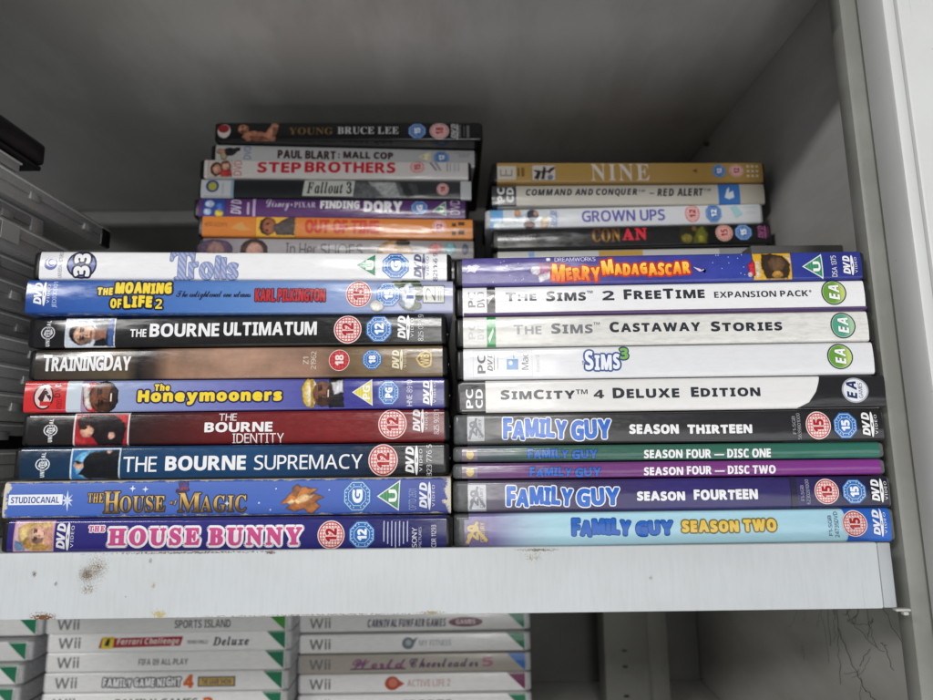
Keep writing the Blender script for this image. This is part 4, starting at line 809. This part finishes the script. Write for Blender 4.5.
unit = empty('shelving_unit', (0, 0, Z0), 0, 'grey painted metal shelving with a rust flecked white front lip under the cases', 'shelving')
GREY = paint('grey_shelf_paint', (192, 191, 187), 0.5, blotch=0.3)
DGREY = paint('grey_back_paint', (96, 96, 94), 0.55, blotch=0.3)
POST = paint('warm_grey_post_paint', (140, 141, 136), 0.38, blotch=0.35)
LIGHT = paint('pale_grey_paint', (196, 196, 192), 0.45, blotch=0.3)
LIP = paint('white_lip_paint', (203, 208, 211), 0.4, ribs=0.12, blotch=0.2, smear=0.1, stains=[
    (-151, -49.5, 7.5, 1.0, (104, 84, 58), 0.735, 2600), (-147, -47, 12, 0.9, (122, 104, 78), 0.78, 2200), (-150, -55, 6, 1.6, (128, 112, 88), 0.80, 2000),
    (-167, -65.6, 3.0, 3.0, (112, 74, 40), 0.68, 1500), (-172, -49, 3.0, 0.7, (96, 82, 70), 0.74, 2400), (-163, -53, 2.5, 0.7, (90, 78, 66), 0.76, 2400),
    (-121, -65, 3.4, 1.6, (182, 168, 116), 0.70, 1500), (-124, -54, 5, 0.6, (170, 156, 112), 0.79, 1800), (-126, -44.5, 3.0, 0.8, (110, 100, 84), 0.78, 2400),
    (-78, -41.9, 1.1, 3.0, (104, 74, 62), 0.66, 1500), (30, -42.2, 1.2, 14, (118, 108, 88), 0.72, 1700), (28, -45, 5, 2.2, (150, 138, 116), 0.80, 1800),
    (-13, -65.8, 1.6, 6, (150, 138, 112), 0.70, 1500), (-110, -41.6, 1.0, 80, (104, 96, 86), 0.74, 1300), (-60, -66.0, 0.9, 120, (126, 116, 100), 0.75, 1300),
    (75, -53.5, 2.0, 1.0, (150, 152, 152), 0.74, 2200)])
def part(name, boxes, mat, bev=0.6, parent=None):
    bm = bmesh.new()
    for b in boxes: add_box(bm, *b, bev=bev)
    return from_bm(name, bm, mat, parent or unit)
part('shelf_board', [(-420, 173.4, 256.5, 655, -46.6, -42.6)], LIGHT, 0.4)
part('front_lip', [(-420, 168.0, 254.6, 256.4, -66.6, -40.9)], LIP, 0.9)
part('lip_end', [(168.3, 173.6, 255.2, 256.4, -66.4, -41.2)], paint('grey_lip_end_paint', (176, 181, 185), 0.45, ribs=0.2), 0.5)
part('upper_shelf', [(-460, 217.95, 262, 661.9, 263.2, 268)], GREY, 0.4)
part('upper_lip', [(-460, 173, 254.6, 257, 212, 268)], LIP, 0.6)
part('side_panel', [(218, 221, 283, 670, -260, 320)], GREY, 0.3)
part('side_rail', [(165, 217.8, 331, 343, 92, 110.5)], DGREY, 0.8)
part('back_panel', [(-460, 240, 662, 665, -260, 320)], DGREY, 0.3)
part('back_rail', [(-460, 217.5, 648, 661.5, 248.5, 262.8)], GREY, 1.0)
part('back_riser', [(-216, 217, 414, 640, -42.3, 112.6)], DGREY, 1.0)
part('lower_board', [(-460, 217.5, 262, 660, -222, -217.2)], LIGHT, 0.4)
part('lower_back_panel', [(-460, 217.5, 600, 603, -217, -47)], DGREY, 0.3)
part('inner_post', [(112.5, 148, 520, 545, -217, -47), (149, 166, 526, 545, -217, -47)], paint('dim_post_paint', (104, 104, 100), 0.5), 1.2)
b_ = bmesh.new()
for z in (-166, -178, -200): add_box(b_, 126.5, 130.5, 519.2, 520.5, z, z + 1.6)
from_bm('post_slots', b_, BLACK, unit)
part('corner_post', [(190.6, 262, 272, 282, -400, 420)], POST, 2.6)
DOOR = paint('cool_white_door_paint', (218, 220, 218), 0.35, blotch=0.15, smear=0.08)
cp = part('door_frame', [(198.4, 204.4, 254, 271.5, -400, 420), (205.2, 340, 254, 271.5, -400, 420)], DOOR, 1.6)
bs_ = bmesh.new()
bmesh.ops.create_uvsphere(bs_, u_segments=14, v_segments=8, radius=2.2 * MM, matrix=Matrix.Translation((216.6 * MM, 0.4956, 0.2585)))
add_box(bs_, 214.2, 218, 494.4, 496.8, 257.4, 259.6, 0.3)
from_bm('screw', bs_, plastic('screw_metal', (60, 60, 62), 0.3), unit)
bs_ = bmesh.new(); add_box(bs_, 172.5, 178.5, 254.5, 257, -67.6, -66.7, 0.2); add_box(bs_, 175.2, 177.2, 254.0, 256, -69.0, -67.7, 0.3)
from_bm('lip_clip', bs_, LIGHT, unit)

def tube(bm, pts, rad, n=5):
    rings = []
    for i, q in enumerate(pts):
        a = Vector(pts[max(i - 1, 0)]); b = Vector(pts[min(i + 1, len(pts) - 1)])
        d = (b - a).normalized(); s1 = d.orthogonal().normalized(); s2 = d.cross(s1)
        rings.append([bm.verts.new((Vector(q) + (s1 * math.cos(2 * math.pi * k / n) + s2 * math.sin(2 * math.pi * k / n)) * rad) * MM) for k in range(n)])
    for ra, rb in zip(rings[:-1], rings[1:]):
        for k in range(n): bm.faces.new((ra[k], ra[(k + 1) % n], rb[(k + 1) % n], rb[k]))
web = empty('cobweb', (0.216, 0.36, Z0 - 0.11), 0, 'sagging dark dusty cobweb strands on the side panel under the shelf', 'cobweb')
def webpt(yy, zz): return (0.2 + 0 * yy, yy - 360, zz + 110)
rw = random.Random(12)
bw = bmesh.new()
def strand(a, b, sag, rad, wob=1.6):
    n = 12; pts = []
    for i in range(n + 1):
        f = i / n
        pts.append((0.4 + rw.uniform(0, 1.2), a[0] + (b[0] - a[0]) * f - 360 + rw.uniform(-wob, wob) * math.sin(math.pi * f), a[1] + (b[1] - a[1]) * f + 110 - sag * math.sin(math.pi * f) + rw.uniform(-wob, wob) * 0.5))
    tube(bw, pts, rad)
for a, b, sg, rd in (((363, -68), (372, -108), 2, .35), ((372, -108), (352, -134), 1, .4), ((352, -134), (322, -150), -3, .4), ((357, -68), (362, -96), 6, .35), ((352, -68), (366, -98), 9, .3),
                     ((345, -70), (362, -100), 12, .28), ((362, -97), (332, -108), 3, .25), ((372, -90), (378, -118), 1, .25), ((378, -72), (382, -120), -3, .28), ((390, -70), (384, -130), 4, .2),
                     ((372, -108), (376, -140), 2, .25), ((355, -128), (362, -160), 2, .2), ((335, -104), (328, -115), -3, .3), ((400, -72), (386, -88), 4, .3), ((410, -70), (398, -84), 2, .35), ((420, -72), (405, -78), 2, .3)):
    strand(a, b, sg, rd * 0.36)
for i in range(14):
    a = (rw.uniform(330, 415), rw.uniform(-130, -69)); b = (a[0] + rw.uniform(-22, 22), a[1] - rw.uniform(2, 20))
    strand(a, b, rw.uniform(-2, 5), rw.uniform(.05, .11), 1.0)
from_bm('strands', bw, plastic('dusty_web', (44, 43, 41), 0.8), web)
bw = bmesh.new()
for a, b in (((404, -84), (396, -92)), ((420, -84), (412, -90)), ((366, -84), (362, -88)), ((378, -98), (374, -101))): strand(a, b, -2, .22, .8)
from_bm('dust_fibres', bw, plastic('pale_dust', (170, 170, 168), 0.8), web)

# ------------------------------------------------------------------ cases with spine artwork
WHT = (236, 236, 238)
def case(key, kind, cat, label, group, x, y_, yaw, t, zb, stops, shell=BLACK, u=(-91.2, 92.6), coat=True, mottle=0, worn=0, gap=0.45, card=False, mscale=60, dirt=0.1):
    e = empty(kind, (x * MM, y_ * MM, zb * MM + Z0), math.radians(yaw), label, cat, group)
    tt = t - gap
    ppr = paper(stops, mottle, worn, coat, tt, dirt=dirt, mscale=mscale)
    if card:
        bm = shell_bm(tt, 189.6, 135, 1.2, 0.2, 0.6)
        from_bm('inner_case', bm, BLACK, e)
        s = sleeve(tt, -95, 95, ppr, e, 'card_sleeve', 134)
        bm = bmesh.new()
        for sg in (-1, 1): add_box(bm, sg * 95 - 0.05, sg * 95 + 0.05, 1.6, 134, 1.2, tt - 1.2)
        from_bm('sleeve_end', bm, ppr, e)
    else:
        from_bm('case_shell', shell_bm(tt), shell, e)
        s = sleeve(tt, u[0], u[1], ppr, e)
        bm = bmesh.new()
        for sg in (-1, 1):
            add_box(bm, sg * 95 - 0.2, sg * 95 + 0.2, 14, 132, tt / 2 - 0.35, tt / 2 + 0.35)
        from_bm('lid_seam', bm, SMOKE if shell is BLACK else shell, e)
    artwork(ART[key], s, tt, coat)
    return e
G1, G2 = 'cases in the left front stack', 'cases in the right front stack'
G3, G4 = 'cases in the left back stack', 'cases in the right back stack'
case('Trolls', 'dvd_case', 'DVD case', 'white DVD case with pale blue lettering and a round 33 emblem', G1, -99.2, 269.7, 2.51, 13.85, 75.7, [WHT])
case('Moaning', 'dvd_slipcase', 'DVD slipcase', 'blue card slipcase with yellow title and red cast name, overhanging the case below', G1, -98.8, 268.2, 2.57, 15.77, 60.0,
     [(0, (38, 78, 158)), (.25, (58, 104, 180)), (.5, (92, 134, 198)), (.75, (140, 160, 205)), (1, (160, 163, 192))], coat=True, worn=0.55, card=True)
case('Ultim', 'dvd_case', 'DVD case', 'black DVD case with white title and a dark-haired man on a pale tile', G1, -101.9, 271.1, .39, 14.56, 45.4, [(0, (34, 34, 36)), (.2, (24, 24, 26)), (1, (20, 20, 22))])
case('Training', 'dvd_case', 'DVD case', 'brown mottled DVD case with white title at its left end and gold shield', G1, -101.5, 272.2, -.1, 14.5, 30.9,
     [(0, (48, 44, 42)), (.13, (74, 66, 56)), (.235, (88, 76, 58)), (.265, (26, 25, 26)), (.3, (66, 52, 46)), (.34, (150, 118, 98)), (.5, (176, 142, 122)), (.66, (152, 120, 104)), (.74, (98, 78, 60)), (.8, (124, 104, 76)), (1, (112, 96, 70))], mottle=.35, mscale=45)
case('Honey', 'dvd_case', 'DVD case', 'violet blue DVD case with yellow rounded title and a red block at its left end', G1, -100.9, 272.4, 1.0, 14.56, 16.3,
     [(0, (200, 45, 48)), (.2, (150, 165, 200)), (.3, (140, 150, 200)), (.5, (112, 116, 182)), (.75, (62, 62, 150)), (1, (48, 48, 128))])
case('Ident', 'dvd_case', 'DVD case', 'dark red DVD case with a three line white title', G1, -100.9, 271.9, .24, 14.85, 1.5,
     [(0, (32, 30, 31)), (.18, (32, 27, 28)), (.26, (44, 27, 28)), (.36, (74, 26, 28)), (.5, (112, 30, 32)), (.75, (128, 34, 36)), (1, (112, 34, 38))], mottle=.12, mscale=200)
case('Suprem', 'dvd_case', 'DVD case', 'deep blue DVD case with a one line white title and a black clad figure', G1, -101.0, 268.8, .16, 14.43, -12.9,
     [(0, (16, 42, 66)), (.3, (20, 62, 102)), (.55, (22, 68, 112)), (.78, (18, 44, 76)), (.87, (8, 14, 24)), (1, (8, 10, 18))], mottle=.15)
case('Magic', 'dvd_slipcase', 'DVD slipcase', 'worn blue card slipcase with gold serif title and scuffed pale edges', G1, -100.4, 264.4, -.59, 15.61, -28.6,
     [(0, (70, 106, 190)), (.5, (60, 98, 184)), (.8, (62, 96, 182)), (1, (58, 66, 142))], coat=False, worn=1.0, card=True)
case('Bunny', 'dvd_case', 'DVD case', 'indigo DVD case with pink slab title, bottom of the left front stack', G1, -99.7, 260.7, -1.88, 14.07, -42.6, [(0, (52, 46, 128)), (.6, (46, 44, 122)), (1, (34, 34, 92))])

case('Merry', 'dvd_case', 'DVD case', 'purple blue DVD case with flaming yellow title, top of the right front stack', G2, 91.6, 270.6, -1.78, 13.97, 73.0,
     [(0, (92, 84, 150)), (.3, (84, 76, 150)), (.5, (62, 62, 146)), (.7, (48, 66, 160)), (1, (40, 48, 132))], u=(-91.2, 92.2), mottle=.2, mscale=70)
case('Sims2', 'game_case', 'game case', 'white game case with a long dark title and a purple line along its bottom', G2, 91.7, 270.8, -2.08, 14.29, 58.7, [WHT], u=(-91.2, 91.8))
case('Castaway', 'game_case', 'game case', 'off white game case with half faded title and a teal badge', G2, 91.8, 270.4, -1.69, 14.56, 44.1, [(0, (222, 221, 216)), (1, (228, 227, 223))], u=(-91.2, 91.8), dirt=.4)
case('Sims3', 'game_case', 'game case', 'white game case with a short blue outlined title and a green 3', G2, 91.7, 270.5, -2.6, 14.92, 29.2, [(226, 227, 230)], u=(-91.2, 91.8))
case('SimCity', 'game_case', 'game case', 'white game case with black ends and a round silver badge on the black curve', G2, 91.6, 270.6, -2.06, 15.0, 14.2, [(0, (226, 224, 220)), (1, (232, 232, 232))], u=(-92, 93))
case('S13', 'dvd_case', 'DVD case', 'charcoal DVD case with blue title and white SEASON THIRTEEN lettering', G2, 90.5, 270.8, -2.85, 14.3, -.1, [(0, (112, 112, 112)), (.1, (84, 83, 84)), (.3, (58, 57, 60)), (.6, (40, 40, 43)), (1, (30, 30, 33))], shell=CLEAR, u=(-88.5, 93.5), mottle=.12)
case('S4a', 'slim_dvd_case', 'slim DVD case', 'slim green DVD case marked DISC ONE', G2, 90.5, 269.3, -.8, 7.46, -7.6, [(0, (88, 84, 104)), (.14, (70, 92, 90)), (.2, (60, 98, 84)), (.6, (52, 104, 88)), (1, (46, 110, 96))], shell=CLEAR, u=(-88.5, 92))
case('S4b', 'slim_dvd_case', 'slim DVD case', 'slim purple DVD case marked DISC TWO', G2, 90.5, 268.0, .25, 7.22, -14.8, [(0, (96, 76, 110)), (.14, (110, 66, 120)), (.6, (122, 56, 128)), (1, (132, 52, 140))], shell=CLEAR, u=(-88.5, 92))
case('S14', 'dvd_case', 'DVD case', 'dark violet DVD case with blue title and white SEASON FOURTEEN lettering', G2, 90.5, 266.6, .13, 13.88, -28.7, [(0, (108, 106, 114)), (.1, (84, 78, 98)), (.3, (60, 50, 92)), (.5, (52, 42, 112)), (.78, (46, 40, 96)), (1, (26, 25, 44))], shell=CLEAR, u=(-88.5, 93), mottle=.12)
case('S2', 'dvd_case', 'DVD case', 'pale blue DVD case with yellow lettering, bottom of the right front stack', G2, 90.7, 265.0, 1.26, 14.12, -42.6, [(0, (118, 106, 158)), (.09, (130, 122, 172)), (.16, (180, 206, 226)), (.22, (184, 226, 240)), (1, (178, 222, 240))], shell=CLEAR, u=(-88.5, 90.5))

case('Bruce', 'dvd_case', 'DVD case', 'black DVD case with gold and silver serif title, top of the left back stack', G3, -78.5, 400.9, .77, 14.49, 213.6, [(22, 22, 24)])
case('Blart', 'dvd_case', 'DVD case', 'grey white DVD case with dark brown title, set back second from the top', G3, -81.9, 409.5, 3.68, 14.0, 199.5, [(0, (196, 196, 196)), (1, (186, 186, 188))])
case('Step', 'dvd_case', 'DVD case', 'white DVD case with bold red title in the left back stack', G3, -86.9, 401.6, 2.06, 14.16, 185.4, [(0, (218, 214, 210)), (1, (212, 208, 206))])
case('Fallout', 'game_case', 'game case', 'black game case with a slanted pale title plate and pale left end', G3, -87.3, 402.7, 2.26, 14.25, 171.2, [(0, (40, 44, 48)), (.4, (34, 36, 40)), (.75, (50, 52, 54)), (1, (60, 62, 64))])
case('Dory', 'dvd_case', 'DVD case', 'purple DVD case with white block title in the left back stack', G3, -89.4, 402.5, 2.47, 14.47, 156.7, [(0, (92, 52, 112)), (1, (84, 48, 106))])
case('OutTime', 'dvd_case', 'DVD case', 'orange DVD case with red title and a face on yellow', G3, -84.2, 399.6, 3.44, 15.07, 141.6, [(0, (212, 126, 52)), (.6, (208, 124, 52)), (1, (206, 130, 60))])
case('Shoes', 'dvd_case', 'DVD case', 'grey DVD case with thin dark title, lowest one showing in the left back stack', G3, -83.8, 401.1, 3.38, 14.3, 127.3, [(0, (112, 100, 112)), (.2, (160, 154, 158)), (.7, (150, 146, 148)), (1, (128, 124, 122))])
case('Nine', 'dvd_case', 'DVD case', 'gold DVD case with wide cream serif title, top of the right back stack', G4, 116.5, 392.0, .95, 15.21, 176.6, [(0, (190, 152, 84)), (1, (182, 146, 78))])
case('CnC', 'game_case', 'game case', 'cream game case with slanted dark title and a blue block at its right', G4, 116.7, 394.5, .14, 15.35, 161.3, [(0, (206, 202, 190)), (1, (204, 199, 186))])
case('Grown', 'dvd_case', 'DVD case', 'white DVD case with violet title and a beach picture in a white shell', G4, 111.7, 395.9, -2.17, 14.36, 146.9, [(214, 216, 219)], shell=WHITEP)
case('Conan', 'dvd_case', 'DVD case', 'black DVD case with gold and red title letters', G4, 116.4, 395.8, -2.01, 14.67, 132.2, [(20, 20, 21)])
# plain strips of cases half hidden between or under the others
ART['strip_grey'] = [['cover_picture', None, [['r', [-12, 0.1, 26, 13.9], (88, 50, 36)], ['r', [-8, 0.1, 2, 13.9], (120, 70, 50)], ['r', [30, 0.1, 58, 13.9], (24, 24, 26)]]],
                     ['small_print', None, [['r', [62, 9, 84, 10], (90, 90, 92)]]]]
ART['strip_pale'] = [['colour_print', None, [['r', q, k]]] for q, k in (([-70, 0.1, -66, 13], (120, 160, 205)), ([-22, 0.1, 8, 13], (190, 150, 70)), ([60, 0.1, 90, 13], (150, 150, 152)))]
ART['strip_dark'] = [['colour_print', None, [['r', [-60, 0.1, -30, 14], (60, 60, 90)]]]]
case('strip_pale', 'dvd_case', 'DVD case', 'pale DVD case showing only a thin strip under the black case with red title letters', G4, 116.4, 399.0, -1.5, 14.2, 117.6, [(196, 196, 192)])
case('strip_dark', 'dvd_case', 'DVD case', 'dark DVD case hidden under the grey case with thin dark title', G3, -84, 404, 2.0, 14.2, 112.9, [(60, 58, 62)])

# ------------------------------------------------------------------ game cases on the lower shelf
GRN, BLU_, PLM = (28, 118, 84), (44, 112, 190), (120, 50, 92)
rl = random.Random(5)
def low_case(xc, yc, yaw, top, label, group, tint, parts, corner=GRN, wgrey=(122, 122, 124), t=14.5):
    e = empty('game_case', (xc * MM, yc * MM, (top - t) * MM + Z0), math.radians(yaw), label, 'game case', group)
    from_bm('case_shell', shell_bm(t, corner=2.5), WHITEP, e)
    s = sleeve(t, -92.5, 90.5, paper([(q, tuple(v * k for v in tint)) for q, k in ((0, rl.uniform(.98, 1.03)), (1, rl.uniform(.94, 1.02)))], 0, 0, True, t, dirt=.2), e)
    art = []
    if corner: art.append(['corner_flash', None, [['p', [(75, t - .4), (90, t - .4), (90, .6)], corner]]])
    art.append(['platform_mark', None, [['t', 'Wii', [-85, 3.4, -68, 11.4], wgrey, 'ss', {'grow': .25, 'g': .1}]]])
    artwork(art + parts, s, t, True)
    return e
def T(name, *cm): return [name, None, list(cm)]
def tx(s, u0, v0, u1, v1, c, st='sb', **o): return ['t', s, [u0, v0, u1, v1], c, st, o]
M, N, Q3 = 'game cases in the middle lower stack', 'game cases in the right lower stack', 'game cases in the far left lower stack'
LW, GW = (238, 238, 239), (220, 220, 220)
DKT = (70, 70, 76)
low_case(-229.0, 497, 0.4, -126.2, 'grey white game case cut by the lip, top of the middle lower stack', M, GW, [T('title', tx('SPORTS ISLAND', 5, 3.5, 48, 9.5, (84, 84, 90)))], (60, 140, 50))
low_case(-229.6, 501, 0.2, -141.0, 'white game case with a red banner and yellow square', M, LW,
         [T('banner', ['p', [(-54, 3.2), (9, 4.4), (11, 11.2), (-52, 10.4)], (165, 38, 46)], ['p', [(-52, 2.6), (-43, 2.8), (-42, 11.6), (-51, 11.4)], (225, 200, 60)], ['p', [(-49.5, 5), (-46, 4.6), (-45.2, 9.6), (-47, 10.2), (-48.6, 8)], (30, 28, 26)], tx('Ferrari Challenge', -40, 4.6, 8, 10.4, (238, 236, 234), 'sbi')),
          T('title', tx('TROFEO PIRELLI', 14, 5.6, 30, 8.2, DKT, 'sb'), tx('Deluxe', 34, 4, 62, 10.6, DKT, 'rbi', grow=.2))])
low_case(-230.8, 503, 0.1, -155.9, 'white game case with small plain grey lettering', M, LW, [T('title', tx('FIFA 09 ALL-PLAY', -22, 4.8, 16, 9.4, (96, 96, 102)))])
low_case(-231.8, 504, 0.0, -171.0, 'white game case with outlined title, orange 4 and yellow plate', M, LW,
         [T('title', tx('FAMILY GAME NIGHT', -48, 3.8, 12, 10.6, (236, 236, 238), 'sb', grow=.2, ol=[(58, 60, 66), .9], jit=.08), tx('4', 14, 2.6, 22, 12.4, (205, 98, 40), 'sb', grow=.5)),
          T('title_plate', ['r', [25, 3.4, 54, 10.8], (84, 74, 92)], ['r', [26.2, 4.4, 52.8, 9.8], (196, 168, 84)], tx('THE GAME SHOW', 28, 5, 51, 9.2, (90, 70, 90)))])
low_case(-232.2, 504, 0.0, -186.0, 'white game case with orange 3, low in the middle lower stack', M, LW, [T('title', tx('3', 30, 3, 38, 11, (205, 98, 40), 'sb', grow=.5), tx('FAMILY GAMES', -37, 4.4, 26, 10.4, (96, 96, 102)))])
low_case(-232.2, 504, 0.0, -201.6, 'white game case at the foot of the middle lower stack', M, LW, [T('title', tx('PARTY', -10, 4.4, 20, 10.4, (96, 96, 102)))])
low_case(-41.2, 524, 0.5, -135.0, 'grey white game case with dark title and a plum pill mark', N, GW,
         [T('title', tx('CARNIVAL FUNFAIR GAMES', -38, 3.4, 26, 9.8, (74, 78, 98), 'sbi', grow=.15)), T('pill_mark', ['e', [28, 3.0, 56, 10.4], (100, 40, 66)], tx('GAMES', 34, 5, 50, 8.6, (220, 205, 210)))])
low_case(-41.2, 525, 0.4, -151.6, 'glossy white game case with a grey heart shaped emblem', N, LW,
         [T('emblem', ['e', [-10, 2.6, 0, 11.8], (110, 122, 130)], ['e', [-7, 5.5, -2.5, 10], (170, 180, 186)], ['p', [(-3, 9), (3, 12), (-1, 5)], (110, 122, 130)]), T('title', tx('MY FITNESS', 4, 5, 30, 9.6, (168, 172, 178)))])
low_case(-41.2, 526, 0.3, -167.4, 'beige game case with purple script title and blue corner', N, (186, 180, 170),
         [T('title', tx('World', -50, 4, -7, 11.2, (138, 84, 128), 'sc', grow=.3), tx('Cheerleader', -4, 4, 52, 11.2, (88, 58, 92), 'sc', grow=.2), tx('5', 55, 4, 64, 11.6, (170, 110, 130), 'sbi', grow=.2), ['p', [(-52, 3), (-6, 3), (-8, 4.2), (-52, 4)], (98, 52, 88)])], BLU_)
low_case(-41.2, 528, 0.2, -183.0, 'white game case with a round orange emblem and plum corner', N, LW,
         [T('emblem', ['e', [-24, 2, -12, 12.6], (180, 70, 48)], ['e', [-21, 4.4, -14, 11], (205, 120, 96)], ['p', [(-13, 10), (-8, 7), (-13, 4)], (180, 70, 48)]), T('title', tx('ACTIVE LIFE 2', -6, 4.6, 29, 10, (200, 168, 160)))], PLM)
low_case(-41.2, 528, 0.1, -198.9, 'white game case lowest in the right lower stack', N, LW, [T('title', tx('SPORTS', -10, 4.4, 30, 10.4, (120, 120, 126)))])
for i, (xr, tp, lb) in enumerate(((-328, -128.0, 'top game case of the far left lower stack, standing furthest right'), (-334, -146.4, 'second game case down in the far left lower stack'),
                                  (-339.6, -163.4, 'third game case down in the far left lower stack'), (-341, -179.6, 'fourth game case down in the far left lower stack'), (-341, -195, 'lowest game case of the far left lower stack'))):
    low_case(xr - 95, 500, 0.3, tp, lb, Q3, LW, [T('title', tx('PARTY GAMES', -40, 4.4, 20, 10.4, (120, 120, 126)))])

# ------------------------------------------------------------------ smoky cases turned sideways at the left
G5 = 'smoky clear cases stacked sideways at the left'
rs = random.Random(3)
lab = ['longer smoky clear case, highest of the sideways stack reaching far back', 'smoky clear case second under the black box', 'smoky clear case third under the black box, white sticker on its side',
       'smoky clear case fourth under the black box, white sticker on its side', 'smoky clear case beside the white case with the 33 emblem', 'smoky clear case beside the blue slipcase with yellow title',
       'smoky clear case beside the black case with the pale portrait tile', 'smoky clear case beside the brown mottled case', 'smoky clear case beside the case with the red block',
       'smoky clear case beside the dark red case', 'smoky clear case beside the deep blue case', 'smoky clear case beside the worn blue slipcase', 'smoky clear case at the foot of the sideways stack']
n = len(lab); zt = 142.0; th = (142 + 42.4) / n
for i in range(n):
    xr = -229 + rs.uniform(-7, 3.5) + (3 if i == 0 else 0); y1 = 386 + (rs.uniform(-60, 0) if 0 < i < 5 else rs.uniform(-14, 4))
    zb = zt - th * (i + 1)
    e = empty('storage_case', (xr * MM, y1 * MM, zb * MM + Z0), 0, lab[i], 'media case', G5)
    dark = i == 9
    bm = bmesh.new(); add_box(bm, -188, 0, -134, 0, 0.1, th * 0.5, 0.6, 2); from_bm('case_base', bm, BLACK if dark else SMOKE, e)
    bm = bmesh.new(); add_box(bm, -188, 0.7, -134.4, 0.4, th * 0.5, th - 0.1, 0.6, 2); from_bm('case_lid', bm, SMOKE, e)
    bm = bmesh.new(); add_box(bm, -1, 1.2, -134, 0, th * 0.84, th * 0.9, 0.2)
    from_bm('rim', bm, SMOKEL, e)
    for yy in (-112, -70, -24):
        bm = bmesh.new(); yy += rs.uniform(-4, 4); add_box(bm, -1, 1.2, yy - 4, yy + 4, th * 0.34, th * 0.64, 0.4)
        from_bm('clasp', bm, SMOKE, e)
    bm = bmesh.new(); add_box(bm, -6, 1.2, -9, 1.0, 1.0, th - 1.0, 1.0); from_bm('hinge', bm, BLACK if i in (0, 5) else SMOKE, e)
    if i in (2, 3):
        bm = bmesh.new(); add_box(bm, 1.55, 1.8, -70 - 12 * i + 24, -58 - 12 * i + 24, 3.0, th - 2.6); from_bm('sticker', bm, paint('sticker_paper', (170, 170, 168), 0.6), e)
e = empty('storage_case', (-0.229, 0.299, 0.1422 + Z0), 0, 'short smoky clear case sandwiched directly under the black box', 'media case', G5)
bm = bmesh.new(); add_box(bm, -110, 0, -62, 0, 0.2, 6.6, 1.2, 3); from_bm('case_base', bm, SMOKE, e)
bm = bmesh.new(); add_box(bm, -110, 0.6, -62, 0.4, 4.6, 5.6, 0.3); from_bm('rim', bm, SMOKEL, e)
e = empty('black_box', (-0.2265, 0.312, 0.149 + Z0), 0, 'short black plastic box lying on top of the smoky clear cases', 'box')
bm = bmesh.new(); add_box(bm, -120, -1, -62, 0, 0.2, 3, 1.0, 3); from_bm('box_base', bm, BLACK, e)
bm = bmesh.new(); add_box(bm, -120, 0.5, -62.5, 0.5, 3.1, 15.5, 2.4, 3); from_bm('box_lid', bm, BLACK, e)
